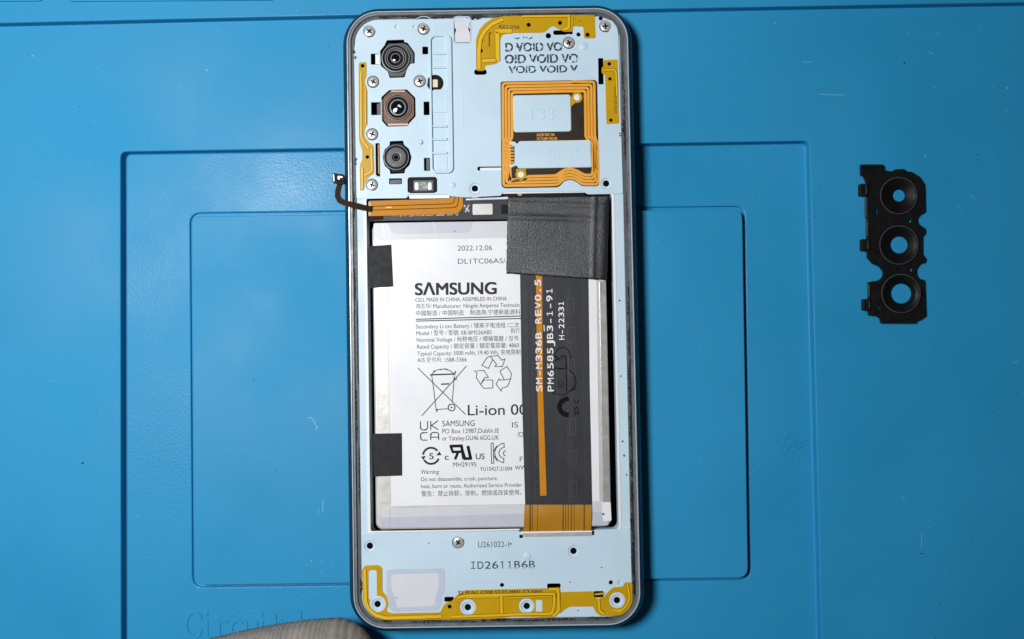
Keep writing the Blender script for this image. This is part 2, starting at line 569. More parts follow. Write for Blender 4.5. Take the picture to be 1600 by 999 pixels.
letter("moulded_letter", [(arc(556, 983, 9, 13, 30, 330, 14), 3.2), ([(565, 955), (565, B)], 3.4)])

# wear on the mat
def blot(name, cx, cy, rx, ry, z, mat, n=14, jag=.35, a=0.):
    pts = []
    for i in range(n):
        t = 2 * math.pi * i / n
        s = 1 + rnd.uniform(-jag, jag)
        x, y = rx * s * math.cos(t), ry * s * math.sin(t)
        pts.append((cx + x * math.cos(a) - y * math.sin(a), cy + x * math.sin(a) + y * math.cos(a)))
    return from_world(name, [P(x, y, z) for x, y in pts][::-1], [tuple(range(n))], mat, mat_o)
Zp, Zo = ZI + .02, ZO + .02
strokes("scuff_mark", [([(481, 651), (485, 652), (488, 655), (491, 659), (493, 664), (496, 667), (493, 672)], 1.3)], Zp, m_scuff, mat_o)
blot("scuff_mark", 483, 652, 2.6, 2., Zp, m_scuff)
strokes("scuff_mark", [([(505, 780), (504.5, 790), (504, 801)], 1.2), ([(499, 796), (497, 804)], .8)], Zp, m_scuff, mat_o)
for i in range(26):
    a, r = rnd.uniform(0, 6.28), abs(rnd.gauss(0, 12))
    blot("scuff_mark", 493 + r * math.cos(a) * 1.3, 878 + r * math.sin(a), rnd.uniform(.4, 1.5), rnd.uniform(.4, 1.1), Zp, m_scuff if rnd.random() < .45 else m_mat_pebbled, 8)
for x, y, r in ((129, 724, 2.2), (124, 167, 1.2), (56, 277, .8), (396, 594, 1.2), (150, 648, 1.), (420, 152, .8)):
    blot("dirt_speck", x, y, r, r * .8, (Zp if 300 < x < 520 and y > 340 else Zo), m_speck, 8)
for x, y, r in ((1413, 99, 1.7), (1527, 250, 1.3), (1440, 865, 1.5), (1395, 860, .9), (1529, 242, 1.)):
    blot("dirt_speck", x, y, r, r * .9, Zo, m_speck, 8)
for x, y, l, a in ((1261, 97, 16, .05), (1300, 148, 40, .03), (1572, 174, 7, -1.2), (1550, 135, 5, .3), (1455, 83, 6, .5), (1500, 325, 6, .9), (1446, 242, 3, .2), (1531, 42, 3, .4), (1552, 138, 3, 1.), (52, 89, 4, .2), (1442, 332, 10, .1), (1520, 308, 8, .8), (1586, 566, 9, -.4), (1412, 777, 4, .3), (1424, 770, 3, .6), (1440, 845, 26, 1.6)):
    strokes("scuff_mark", [([(x - l / 2 * math.cos(a), y - l / 2 * math.sin(a)), (x, y + .4), (x + l / 2 * math.cos(a), y + l / 2 * math.sin(a))], rnd.uniform(.6, 1.1))], Zo, m_scuff, mat_o)
for x, y, r in ((1211, 37, 1.), (1461, 137, 1.), (1574, 138, 1.6), (1552, 139, .9), (1420, 51, .9), (1400, 128, 1.), (1446, 245, 1.5), (52, 88, 1.8), (323, 110, 1.4), (280, 133, 1.)):
    blot("lint_speck", x, y, r, r, Zo, m_scuff, 8)
# melted patch beside the phone and the drag mark below it
pts = []
for i in range(34):
    cx = 1245 + rnd.gauss(0, 9); cy = 694 + rnd.gauss(0, 8)
    l = rnd.uniform(3, 9)
    strokes("melt_ridge", [([(cx - l * .7, cy + l * .6), (cx, cy), (cx + l * .7, cy - l * .5)], rnd.uniform(.7, 1.4))], rnd.uniform(.08, .2), m_mat_pebbled, mat_o, .21)
strokes("drag_mark", [([(1478, 900), (1490, 884), (1500, 875)], 1.2), ([(1514, 858), (1518, 845), (1519, 832)], 1.), (circ(1508, 863, 6, 14), 1.2, True)], ZO + .1, m_mat, mat_o, .12)

# ================================================================ THE PHONE
Z0 = ZO                                     # it lies on the mat's outer surface
phone = empty("smartphone", P(769.5, 496, Z0))
tag(phone, "opened smartphone without its back cover, battery and cameras exposed", "smartphone")
PC = (769.3, 497.4)
HW, HH = 222.0, 482.1
def body(u, y):
    """phone axes to plan"""
    return (769.3 + (y - 518) * .0172 + (u - 769.3) * (1 + (y - 518) * .0000217), y - (u - 769.3) * .0148)
def prect(x0, y0, x1, y1, r, n=10):
    return [body(x, y) for x, y in rrect(x0, y0, x1, y1, r, 0, n)]
def ploop(d, r=50, n=10):
    return prect(PC[0] - HW + d, PC[1] - HH + d, PC[0] + HW - d, PC[1] + HH - d, max(r - d, 6), n)
def pl(d, z):                               # straight-walled: plan fixed at rim height
    return [Vector((v.x, v.y, z * 1e-3)) for v in at(ploop(d), 10)]
vs, fs = loft([pl(0, Z0), pl(-4, Z0 + .4), pl(-7, Z0 + 1.4), pl(-8.5, 5.6), pl(-8.8, 6.8), pl(-7.6, 8.2), pl(-5.2, 9.2), pl(-2.6, 9.75), pl(-.8, 9.96), pl(.1, 10.0), pl(1.3, 10.0), pl(1.8, 9.9), pl(2.4, 9.66), pl(5.4, 9.68), pl(6.0, 9.5), pl(6.3, 9.1), pl(6.4, 4.2)], False)
nl = len(ploop(0))
fmi = sum([[1 if j < 9 else (0 if j < 11 else 2)] * nl for j in range(16)], [])
frame = from_world("frame", vs, fs, [m_rim, m_side, m_inner], phone, fmi)
frame.data.polygons.foreach_set("use_smooth", [True] * len(frame.data.polygons))
frame.data.set_sharp_from_angle(angle=math.radians(40))
shape("display_back", ploop(6.6), 4.2, 1.4, m_dark, phone, .05)
shape("adhesive_strip", [ploop(6.5), ploop(12.8)], 9.12, .5, m_glue, phone, .06)

# ---- midframe with battery well and component bays
well = prect(575.5, 303, 960.5, 832, 9)
bay_u = rrect(575, 44, 955, 298, 14)
bay_l = rrect(582, 842, 965, 952, 14)
mid = shape("midframe", [ploop(12.6), well, bay_u, bay_l], 9.0, 5.2, m_plate, phone, .18, 2)
shape("well_lip", [prect(570.8, 299, 964.6, 836, 11), prect(575.2, 303.4, 960.2, 831.6, 9)], 9.14, .3, m_white, phone, .1)

# ---- screws and bosses
SCREWS = [(577, 49), (662, 45), (946, 41), (583, 128), (656, 127), (581.5, 210), (581, 289), (889, 67)]
BOSSES = [(742, 295), (947, 287)]
SCREWS_L = [(716, 848)]
BOSSES_L = [(578, 853), (896, 861), (590, 944), (731, 949), (823, 947), (964, 938)]
CZ = 9.35

def screw(c, tilt):
    s = lathe("screw", [(8.6, CZ - .55), (8.6, CZ - .16), (8.0, CZ - .04), (6.6, CZ + .06), (4.2, CZ + .11), (.5, CZ + .12)], c, m_steel, phone, 28)
    vs, fs = [], []
    for q in range(2):
        a = tilt + q * math.pi / 2
        for sx, sy in ((-1, -1), (1, -1), (1, 1), (-1, 1)):
            lx, ly = sx * 4.6, sy * 1.15
            vs.append(P(c[0] + lx * math.cos(a) - ly * math.sin(a), c[1] + lx * math.sin(a) + ly * math.cos(a), CZ + .135 + .004 * q))
        fs.append(tuple(range(q * 4, q * 4 + 4))[::-1])
    from_world("cross_slot", vs, fs, m_dark, s)
    return s

def boss(c, mat=None):
    return lathe("screw_boss", [(9.8, CZ + .02), (9.2, CZ + .05), (8.4, CZ - .02), (7.6, CZ - .20), (6.6, CZ - .23), (5.6, CZ - .20), (5.0, CZ - .25), (4.9, CZ - .29), (.5, CZ - .30)], c, [m_plate, m_dark], phone, 28, [0, 0, 0, 0, 0, 0, 1, 1])  # shallow floor coloured black, standing in for the hole's depth shade

# ---- upper cover with all its cut-outs
cam1 = fillet([(604.5, 63), (631, 62), (632, 66), (637, 67), (645, 78), (648, 83), (648, 99), (641, 100), (636, 108), (632, 121), (609, 122), (606, 112), (595, 103), (594, 80), (601, 71)], 1.5)
cam2 = fillet([(608, 141), (636, 140), (649, 153), (649.5, 182), (640, 192), (637, 197), (605, 198), (597, 189), (596, 152)], 1.5)
cam3 = fillet([(609, 221), (630, 220), (631, 226), (639, 233), (643, 246), (640, 258), (633, 265), (632, 271), (610, 272), (609, 266), (601, 259), (598, 246), (601, 234), (609, 227)], 1.5)
cuts = [cam1, cam2, cam3,
        rrect(579.5, 84, 592.5, 101, 1), rrect(580, 160, 595, 180, 1), rrect(587, 224, 593.5, 276, 1),
        rrect(660, 73, 669, 85, 1), rrect(662, 159, 671, 180, 1), rrect(662.5, 247, 672, 267, 1),
        rrect(608, 279, 628, 288, 1), rrect(637, 277, 683, 302.5, 4), rrect(746, 260.5, 784, 266.5, 2.5),
        rrect(741, 108.5, 760.5, 117, 4), rrect(864.5, 47.5, 895, 54.5, 3), rrect(935, 91, 943, 132, .8),
        rrect(708, 33, 736, 68.5, 5),
        circ(680, 130, 13), circ(620, 42, 3.2), circ(647.5, 42, 2), circ(904, 54, 3.3), circ(857, 56, 4.2)]
cuts += [circ(x, y, 9.6) for x, y in SCREWS + BOSSES]
up = [(577, 34), (607, 31.5), (930, 26.5), (944, 28), (957, 33), (964.5, 43), (966.5, 58), (973.5, 303), (918, 304), (912, 299.5), (785, 300.5), (783, 306), (728, 309), (702, 306.5), (700, 303.8), (638, 304.5), (636, 310), (557, 311), (553, 80), (556, 60), (563, 45)]
upper = shape("upper_cover", [fillet(up, 4)] + cuts, CZ, .55, m_plate, phone, .07, 2)
for s in SCREWS: screw(s, rnd.uniform(0, 1.5))
for s in BOSSES: boss(s)

disc("locating_hole", (938.5, 29), 3.2, CZ + .02, m_dark, phone, 18)
# screw pads: shallow rings pressed round some screws
def pad(c, r, z=CZ):
    return strokes("pressed_ring", [(circ(c[0], c[1], r, 36), 1.0, True)], z + .06, m_plate, phone, .07)
for c, r in (((662, 45), 19), ((656, 127), 12), ((581.5, 210), 15), ((889, 67), 13), ((581, 289), 16), ((583, 128), 14), ((742, 295), 14)):
    pad(c, r)
def nub(c, r, h=.25, z=CZ):
    return lathe("moulded_nub", [(r, z - .05), (r * .92, z + h * .6), (r * .7, z + h), (.5, z + h * 1.02)], c, m_plate, phone, 22)
nub((657, 222), 4, .5); nub((912, 72), 6.5, .22); nub((707.5, 289), 4.5, .25)
nub((824, 870), 6, .2, CZ)
def seam(lines, z=CZ, wd=.9, name="moulded_seam", par=None):
    return strokes(name, [(l, wd) for l in lines], z + .05, m_plate, par or phone, .06)
seam([[(600, 49), (645, 48.4)]]); seam([[(722, 130), (780, 126)]]); seam([[(723, 130), (725, 260)]]); seam([[(952, 75), (952, 90)]]); seam([[(782, 270), (730, 272)]])
seam([[(650, 185), (650, 197)]]); seam([[(951, 195), (953, 270)]])

# ---- moulded ladder beside the cameras: a tray with rungs
shape("moulded_channel", [rrect(672, 54, 707, 271, 9), rrect(675, 57, 699, 268, 7)], CZ + .6, .65, m_plate, upper, .2)
for y in (83.5, 105, 197.2, 217.5, 239):
    shape("moulded_rung", rrect(676, y - 1.8, 699, y + 1.8, .8), CZ + .5, .55, m_plate, upper, .12)
shape("moulded_step", rrect(676, 140, 699, 176, 3), CZ + .22, .3, m_plate, upper, .1)
shape("moulded_step", rrect(681, 243, 699, 266, 3), CZ + .18, .3, m_plate, upper, .1)

# clear-edged notch near the top
shape("top_window", [fillet([(709.5, 27.5), (733.5, 27.2), (734, 36), (731.5, 45), (734.5, 52), (734.5, 66), (711, 66.5), (710.5, 54), (713, 46), (710, 38)], 3)], CZ - .12, .2, m_window, phone, .05)
strokes("window_rim", [(rrect(708.5, 26.5, 735.5, 68, 5), 2., True)], CZ + .05, m_window_rim, phone, .1)

# ---- what shows inside the small slots
for q, m_ in ((rrect(586.5, 85, 592.5, 100.5, .6), m_white), (rrect(589, 162, 595.5, 180, .6), m_gunmetal), (rrect(666, 248, 671.5, 266, .6), m_gunmetal), (rrect(609, 281, 627, 287.5, .6), m_gunmetal), (rrect(750, 262.3, 784, 266.8, 1.5), m_white)):
    shape("slot_insert", q, CZ - .35, .5, m_, phone, .05)
shape("slot_contact", rrect(590.5, 226, 592.6, 272, .5), CZ - .3, .5, m_kapton, phone, .05)
shape("silver_lip", fillet([(638, 305), (702, 304.2), (703, 310), (640, 311)], 1.5), CZ - .05, .4, m_white, phone, .1)
shape("silver_lip", fillet([(728, 310.5), (783, 308), (795, 307.5), (795, 311.5), (728, 313.5)], 1), CZ - .1, .4, m_silverbar, phone, .1)

# ---- flash
fl = lathe("flash", [(12.8, CZ - .9), (12.6, CZ - .25), (10.5, CZ - .2), (9.5, CZ - .5), (.5, CZ - .5)], (680, 130), m_black, phone, 30)
shape("led_chip", rrect(672, 124.5, 684, 136.5, 1), CZ - .25, .3, m_cream, fl, .05)

# ---- camera modules
def rings(prof_mats, c, parent, zb):
    prof, fm, mats, idx = [], [], [], {}
    for r, z, m_ in prof_mats:
        prof.append((r, zb + z))
        if m_ not in idx:
            idx[m_] = len(mats); mats.append(m_)
        fm.append(idx[m_])
    return lathe("lens_barrel", prof, c, mats, parent, 48, fm)
def hexcan(name, outline, z, th, m_, parent=None):
    return shape(name, outline, z, th, m_, parent or phone, .12)
# top camera
cm = hexcan("camera_module", fillet([(607, 68), (630, 67), (638, 71), (646, 83), (646, 98), (638, 106), (630, 119.5), (610, 120), (605, 111), (597, 102), (596.5, 82), (603, 73)], 2), CZ - .5, 2.5, m_gunmetal)
cm["label"] = "top camera with dark ringed barrel"
rings([(23, -.5, m_black), (22.2, .15, m_lensring), (20.6, .2, m_black), (20.0, .02, m_black), (17.5, -.05, m_black), (16.8, .18, m_lensring), (15.6, .18, m_black), (14.2, -.15, m_black), (13.7, .0, m_lensring), (12.6, .0, m_black), (9.0, -.35, m_black), (7.6, -.3, m_lensring), (6.6, -.3, m_glass), (4, -.2, m_glass), (.5, -.12, m_glass)], (618, 91), cm, CZ)
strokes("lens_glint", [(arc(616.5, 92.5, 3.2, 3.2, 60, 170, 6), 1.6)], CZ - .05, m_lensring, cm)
# middle camera
cm = hexcan("camera_module", fillet([(609, 142.5), (635, 142), (647, 154), (647.5, 181), (638, 191), (636, 195.5), (606, 196), (599, 188), (598.5, 153)], 2), CZ - .45, 2.5, m_bronze)
cm["label"] = "middle camera in bronze can"
for q in (rrect(594.5, 155, 598, 188, .8), rrect(606, 193.2, 638, 196.3, .8), rrect(611, 141.5, 633, 144, .8)):
    shape("can_edge", q, CZ - .4, .5, m_copper, cm, .06)
rings([(21.5, -.45, m_bronze), (21.2, -.1, m_copper), (19.8, .0, m_bronze), (18.4, -.1, m_bronze), (17.8, .1, m_lensring), (16.8, .12, m_black), (14.6, -.1, m_black), (12.8, .05, m_lensring), (10.9, .05, m_black), (9.6, -.25, m_glass), (6, -.1, m_glass), (.5, .02, m_glass)], (621.5, 168), cm, CZ)
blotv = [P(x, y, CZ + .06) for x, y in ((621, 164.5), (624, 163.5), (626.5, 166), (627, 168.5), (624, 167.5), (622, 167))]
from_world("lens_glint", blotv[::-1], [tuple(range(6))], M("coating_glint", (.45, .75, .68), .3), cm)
# bottom camera
cm = hexcan("camera_module", fillet([(611, 224), (629, 223.5), (630, 228), (637, 234), (641, 246), (638, 257), (631.5, 263), (631, 269.5), (612, 270), (611, 264), (603, 257.5), (600, 246), (603, 235), (610.5, 229)], 1.5), CZ - .6, 2.4, m_black)
cm["label"] = "bottom camera with flat grey lens face"
rings([(20.2, -.6, m_black), (20.0, .1, m_lensring), (18.6, .16, m_black), (17.4, -.1, m_black), (15.6, .05, m_greyface), (13.8, .1, m_greyface), (8.6, .12, m_greyface), (8.2, .0, m_lensring), (6.8, -.05, m_black), (4.6, -.1, m_greyface), (3.9, -.12, m_glass), (.5, -.06, m_glass)], (619, 246), cm, CZ)
strokes("ring_notch", [(arc(619, 246, 16.4, 16.4, 20, 75, 10), 1.6), (arc(619, 246, 16.4, 16.4, 160, 215, 10), 1.6), (arc(619, 246, 16.4, 16.4, 250, 300, 10), 1.6)], CZ + .16, m_black, cm)

# ---- proximity sensor
sn = shape("sensor_housing", [rrect(638, 277.5, 682, 302, 4), rrect(645, 281.5, 677.5, 299.5, 2)], CZ - .1, .8, m_black, phone, .1)
shape("sensor_body", rrect(645, 281.5, 677.5, 299.5, 2), CZ - .35, .5, m_gunmetal, sn, .1)
shape("sensor_glass", rrect(655, 284, 668, 297, 2), CZ - .18, .25, m_clear, sn, .08)
for x, m_ in ((651, m_silverbar), (671.5, m_silverbar)):
    shape("sensor_pad", rrect(x - 3, 285, x + 3, 297, 2), CZ - .22, .2, m_, sn, .06)

# ---- battery
bat = shape("battery", prect(583, 346, 949, 826, 12), 8.85, 4.9, m_pouch, phone, .75, 4)
bat["label"] = "white lithium battery with printed label and taped edges"
shape("pouch_fold", fillet([(936, 440), (947, 440), (954, 795), (942, 796)], 3), 8.98, .3, m_fold, bat, .14)
shape("pouch_fold", fillet([(585, 376), (604, 375), (611, 787), (592, 788)], 3), 8.93, .22, m_pouch, bat, .1)
lab = shape("label_sheet", fillet([(604, 372.5), (931, 367), (937, 786), (611, 791)], 2), 8.93, .06, m_label, bat, .01)
# folded film across both ends
shape("end_film", fillet([(583.5, 349), (945, 343.5), (945.5, 369), (584, 375.5)], 3), 8.96, .05, m_film2, bat, .01)
shape("end_film", fillet([(606, 348.5), (740, 346.5), (734, 361), (728, 364), (618, 366), (611, 363)], 3), 8.975, .02, m_film, bat, .005)
shape("end_film", fillet([(596, 796), (826, 787), (948, 783), (949, 804), (596, 812)], 2), 8.96, .05, m_film2, bat, .01)
shape("end_film", fillet([(593, 809), (826, 802.5), (950, 800), (951, 821), (595, 825)], 3), 8.985, .04, m_film, bat, .01)
shape("end_film", fillet([(941, 785), (954, 784.5), (955.5, 814), (942, 815)], 2), 9.02, .05, m_label, bat, .01)
for cr in ([(676, 347), (679, 356), (682, 372)], [(598, 352), (601, 374)], [(609, 795), (609.5, 826)], [(598, 815), (600, 826)]):
    strokes("film_crease", [(cr, .8)], 9.0, m_fold, bat)
disc("dirt_speck", (943, 803.5), 1.6, 9.05, m_ink, bat); disc("dirt_speck", (710.5, 361.5), .9, 9.0, m_ink, bat)
# black retaining tapes
shape("retaining_tape", fillet([(577, 384.5), (611.5, 382.5), (614.5, 448), (579, 450.5)], 1), 9.0, .07, m_tape, bat, .02)
shape("retaining_tape", fillet([(582, 678), (628, 677), (628.5, 743.5), (584, 745)], 1), 9.0, .07, m_tape, bat, .02)

ZT = 8.955
def T(body, x0, x1, yc, h, m_=m_ink, bold=0., k=K):
    if m_ is m_ink_grey and h < 7.5: m_ = m_ink_small
    return text("printed_text", body, x0, x1, yc, h, ZT, m_, bat, k, bold)
T("2022.12.06", 715, 769, 388, 8, m_ink_grey); T("DL1TC06AS/-2", 715.5, 801, 408.5, 8, m_ink_grey)
T("S\u039bMSUNG", 649, 775.5, 452, 18.5, m_ink, .03)
T("CELL MADE IN CHINA, ASSEMBLED IN CHINA", 649, 792, 468.7, 6.2, m_ink_grey)
T("제조자/ Manufacturer: Ningde Amperex Technolo", 650, 812, 479, 6.4, m_ink_grey)
T("中國製造 / 中国制造    制造商:宁德新能源科", 650, 813, 490, 6.4, m_ink_grey)
strokes("printed_rule", [([(650, 499.2), (814, 494.0)], 1.5), ([(650, 502.0), (814, 498.0)], 1.5)], ZT, m_ink, bat)
T("Secondary Li-ion Battery / 锂离子电池组 /二次", 650, 811, 510.5, 6.4, m_ink_grey)
T("Model / 型号 / 型號: EB-BM526ABS", 650.5, 768, 521, 6.4, m_ink_grey); T("执行", 798, 812, 517, 6.4, m_ink_grey)
T("Nominal Voltage / 标称电压 / 標稱電壓 / 정격:", 651, 811, 531.3, 6.4, m_ink_grey)
T("Rated Capacity / 额定容量 / 額定電容量: 4860", 651.5, 811, 542, 6.4, m_ink_grey)
T("Typical Capacity: 5000 mAh, 19.40 Wh, 充电限制", 652, 813, 552.7, 6.4, m_ink_grey)
T("A/S 문의처: 1588-3366", 652, 729, 563, 6.4, m_ink_grey)
# crossed-out bin
strokes("bin_symbol", [([(652.5, 575), (727.5, 648)], 1.3), ([(729, 572), (659, 650)], 1.3), ([(672, 586), (711.5, 584.6)], 2.2),
    ([(674.5, 587), (678, 611), (681.5, 642)], 1.2), ([(709.5, 586), (708.5, 606), (706.5, 629)], 1.2), ([(675, 584)] + arc(692, 587, 17, 10, 195, 345, 10) + [(711, 583)], 1.2),
    ([(688, 579), (690, 577), (698, 576.6), (699, 579)], 1.1), ([(689, 600.6), (702, 600)], 2.1), ([(682, 640), (700, 639)], 1.2), ([(682.5, 640), (683, 644)], 1.8),
    (circ(705.5, 637, 5.3, 20), 1.6, True), ([(709, 591.5), (714, 591)], 1.4), ([(709.5, 594), (714, 593.6)], 1.4), (circ(678.5, 580.5, .9, 8), 1.2, True), (circ(711.5, 581.5, .9, 8), 1.2, True)], ZT, m_ink, bat)
disc("bin_symbol", (705.5, 637), 1.4, ZT, m_ink, bat, 10)
strokes("recycling_symbol", [([(753, 571), (761, 559), (766, 557), (770, 562), (763, 576)], 1.2, True), ([(766, 557), (778, 556), (784, 563), (789, 561), (785, 573), (773, 573), (776, 570), (770, 562)], 1.2),
    ([(781, 580), (792, 573), (799, 584), (798, 592), (788, 594)], 1.2, True), ([(798, 592), (793, 604), (784, 607), (783, 611.5), (775, 600), (780, 592), (781, 594), (788, 594)], 1.2),
    ([(741, 580), (756, 579), (763, 590), (757, 590), (751, 601), (744, 590), (745.5, 582.5)], 1.2, True), ([(751, 601), (756, 594), (770, 594), (770, 606.5), (756, 607)], 1.2, True)], ZT, m_ink, bat)
T("Li-ion 00", 731, 823, 641, 16.5, m_ink, .006)
strokes("approval_mark", [([(657, 658.5), (657, 668)] + arc(661, 668, 4, 4, 180, 90, 4) + [(664, 672)] + arc(664, 668, 4, 4, 90, 0, 4) + [(668, 658.2)], 1.6), ([(673, 658), (673, 672)], 1.6), ([(684.5, 657.5), (674, 665), (685, 671.8)], 1.6),
    ([(668, 676.2), (661, 676.4)] + arc(661, 680.4, 4, 4, 270, 180, 4) + [(657.2, 684)] + arc(661.2, 684, 4, 4, 180, 90, 4) + [(668, 688)], 1.6), ([(673, 688), (673, 680)] + arc(677, 680, 4, 4, 180, 270, 4) + [(681, 676)] + arc(681.4, 680, 4, 4, 270, 360, 4) + [(685.4, 687.8)], 1.6), ([(673, 683.5), (685, 683.3)], 1.5)], ZT, m_ink, bat)
T("SAMSUNG", 691, 741.5, 662, 9, m_ink); T("PO Box 12987,Dublin.IE", 691, 779.5, 674, 7.2, m_ink_grey); T("or Yateley,GU46 6GG.UK", 691, 779.5, 685, 7.2, m_ink_grey)
T("IS", 800, 809.5, 664, 8.5, m_ink_grey); T("/D", 808, 818, 679, 7.5, m_ink_grey)
strokes("recycling_symbol", [(arc(673.5, 712.5, 12.6, 12.6, 188, 322, 14), 3.2), (arc(673.5, 712.5, 12.6, 12.6, 20, 150, 14), 3.2)], ZT, m_ink, bat)
from_world("recycling_symbol", [P(x, y, ZT) for x, y in ((657.5, 714), (661.5, 719), (665.5, 712.5))], [(0, 1, 2)], m_ink, bat)
from_world("recycling_symbol", [P(x, y, ZT) for x, y in ((681.5, 712), (690, 711.5), (686.5, 705.5))], [(0, 1, 2)], m_ink, bat)
T("5", 670.5, 677.5, 713, 9.5, m_ink, .01); T("c", 695, 701, 714, 9.5, m_ink, .012); T("US", 743.5, 757, 713.3, 9, m_ink, .012)
# mirrored slanted R joined to U, heavy
strokes("approval_mark", [([(702.5, 697.5), (721, 697), (724.5, 717.5)], 4.6), ([(704, 697), (707.5, 706.5), (722, 706)], 4.0), ([(716, 706), (711, 718)], 4.2), ([(724, 717), (737.5, 716.5)], 4.4), ([(731, 697), (735.5, 717)], 4.8), ([(721.5, 699), (727, 717)], 3.2)], ZT, m_gloss_ink, bat)
strokes("approval_mark", [([(767.2, 693), (770.6, 692.6), (771.6, 724), (768.2, 724.4)], 1.25, True), (arc(790, 708, 17, 15.5, 262, 100, 12), 1.25), (arc(790, 708, 10.5, 9, 262, 100, 10), 1.25), (arc(792, 708.5, 5.5, 4.5, 250, 110, 8), 1.25), ([(787.5, 692.6), (787.7, 699)], 1.25), ([(787, 717), (787.2, 723.5)], 1.25), ([(771, 706), (776, 697)], 1.25), ([(771.4, 712), (777, 721)], 1.25)], ZT, m_ink, bat)
T("MH29195", 708, 744, 726.2, 7, m_ink_grey); T("YU10427-21004", 750, 800, 733, 6.4, m_ink); T("WW", 804.5, 822, 731, 7, m_ink); T("F", 812, 817, 717.5, 8, m_ink_grey)
T("Warning:", 657.5, 686.5, 737.5, 6.6, m_ink_grey); T("Do not disassemble, crush, puncture,", 658, 777, 749, 6.2, m_ink_grey)
T("heat, burn or reuse. Authorized Service Provider", 658, 815.5, 760, 6.2, m_ink_grey); T("警告：禁止拆卸，穿刺，燃烧或改装使用。", 658.5, 814, 772, 6.6, m_ink_grey)

# ---- protection board above the battery
pcb = shape("protection_board", fillet([(576, 313), (800, 308), (800, 343), (577, 346)], 2), 8.75, .6, m_charcoal, phone, .1)
shape("nickel_tab", rrect(738.5, 318.5, 770, 336, 2), 8.95, .3, m_nickel, pcb, .1)
shape("board_chip", rrect(783, 320, 793, 334, 1.5), 8.95, .3, m_black, pcb, .08)
text("printed_text", "WT 2 F3 / J2W040-5024  B660  SW  U", 612, 716, 336, 4.5, 8.77, m_ink_white, pcb)
text("printed_text", "R", 724.5, 734, 326, 11, 8.77, m_ink_grey, pcb, K + .4, .05)
strokes("board_mark", [([(725, 321), (733, 331)], 1.6), ([(733, 320), (727, 332)], 1.2)], 8.775, m_ink_white, pcb)
# orange ribbon of the side key
ofx = shape("orange_ribbon", fillet([(577, 314.5), (704, 310.5), (706, 303), (723, 303), (724, 322), (720, 330), (712, 334.5), (577, 338)], 4), 9.0, .14, m_orange, phone, .04)
for dy, x2, yb in ((7.5, 711, 305), (13.5, 716.5, 305)):
    strokes("ribbon_trace", [([(578, 315.2 + dy), (x2 - 7, 311.2 + dy), (x2 - 2, 309 + dy), (x2, 304 + dy * .6), (x2, 303.5)], 1.1)], 9.03, m_brown, ofx, .05)
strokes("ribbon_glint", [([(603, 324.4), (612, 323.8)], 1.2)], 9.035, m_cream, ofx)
shape("ribbon_fold", fillet([(575, 335), (598, 334), (599, 343), (577, 345)], 2), 8.98, .2, m_brown, ofx, .06)
shape("ribbon_fold", rrect(575.5, 315, 580, 338, 1.5), 9.08, .12, m_kapton, ofx, .05)
# loose brown tail with its connector, bent out over the frame
def tail_mesh():
    pts = [(582, 327.5, 9.15), (572, 325.5, 9.7), (560, 322.5, 10.12), (548, 319.5, 10.25), (538, 317, 10.2), (531, 313.5, 10.1), (527.8, 307, 10.0), (528, 299, 9.9), (530, 292, 9.8), (532, 284, 9.7)]
    L, R = ribbon([(a, b) for a, b, c in pts], 9.0)
    vs = []
    for (l, r, p) in zip(L, R, pts):
        vs += [P(l[0], l[1], p[2]), P(r[0], r[1], p[2]), P(r[0], r[1], p[2] - .12), P(l[0], l[1], p[2] - .12)]
    fs = []
    for i in range(len(pts) - 1):
        for j in range(4):
            fs.append((4 * i + j, 4 * i + (j + 1) % 4, 4 * i + 4 + (j + 1) % 4, 4 * i + 4 + j))
    fs += [(0, 1, 2, 3), tuple(len(vs) - 4 + j for j in (3, 2, 1, 0))]
    return from_world("loose_ribbon", vs, fs, m_brown, phone)
tl = tail_mesh()
shape("connector", fillet([(518.5, 270.5), (537, 272.5), (540, 287), (534, 288.5), (520, 286)], 2), 10.4, .9, m_black, tl, .15)
shape("connector_face", fillet([(522.5, 270.5), (538, 273), (538.5, 284), (524, 283)], 1.5), 10.75, .5, m_black, tl, .1)
shape("connector_contact", fillet([(528, 275), (535, 276), (535, 278), (530, 278), (531, 281), (527.5, 280)], .8), 10.8, .1, m_silverbar, tl, .03)
shape("connector_contact", fillet([(519.6, 272), (522, 272.5), (523, 284), (521, 284)], .8), 10.72, .4, m_nickel, tl, .05)

# ---- main ribbon over the battery
fx = shape("main_ribbon", fillet([(812.5, 425), (919, 428), (921, 600), (925, 789), (820.5, 789), (815, 600)], .6), 9.16, .14, m_charcoal, phone, .03)
def amber_end():
    vs, fs = [], []
    N = 16
    for i in range(N + 1):
        t = i / N
        y = 788.6 + 46.4 * t
        z = 9.14 + .42 * math.sin(math.pi * min(t * 1.15, 1)) - .1 * t
        for x in (819.5 - 1.5 * t, 924.8 - 1.3 * t):
            vs.append(P(x, y, z))
        for x in (819.5 - 1.5 * t, 924.8 - 1.3 * t):
            vs.append(P(x, y, z - .14))
    for i in range(N):
        a, b = 4 * i, 4 * i + 4
        fs += [(a, b, b + 1, a + 1), (a + 2, a + 3, b + 3, b + 2), (a, a + 2, b + 2, b), (a + 1, b + 1, b + 3, a + 3)]
    return from_world("amber_end", vs, fs, m_kapton, fx, None, False)
amber_end()
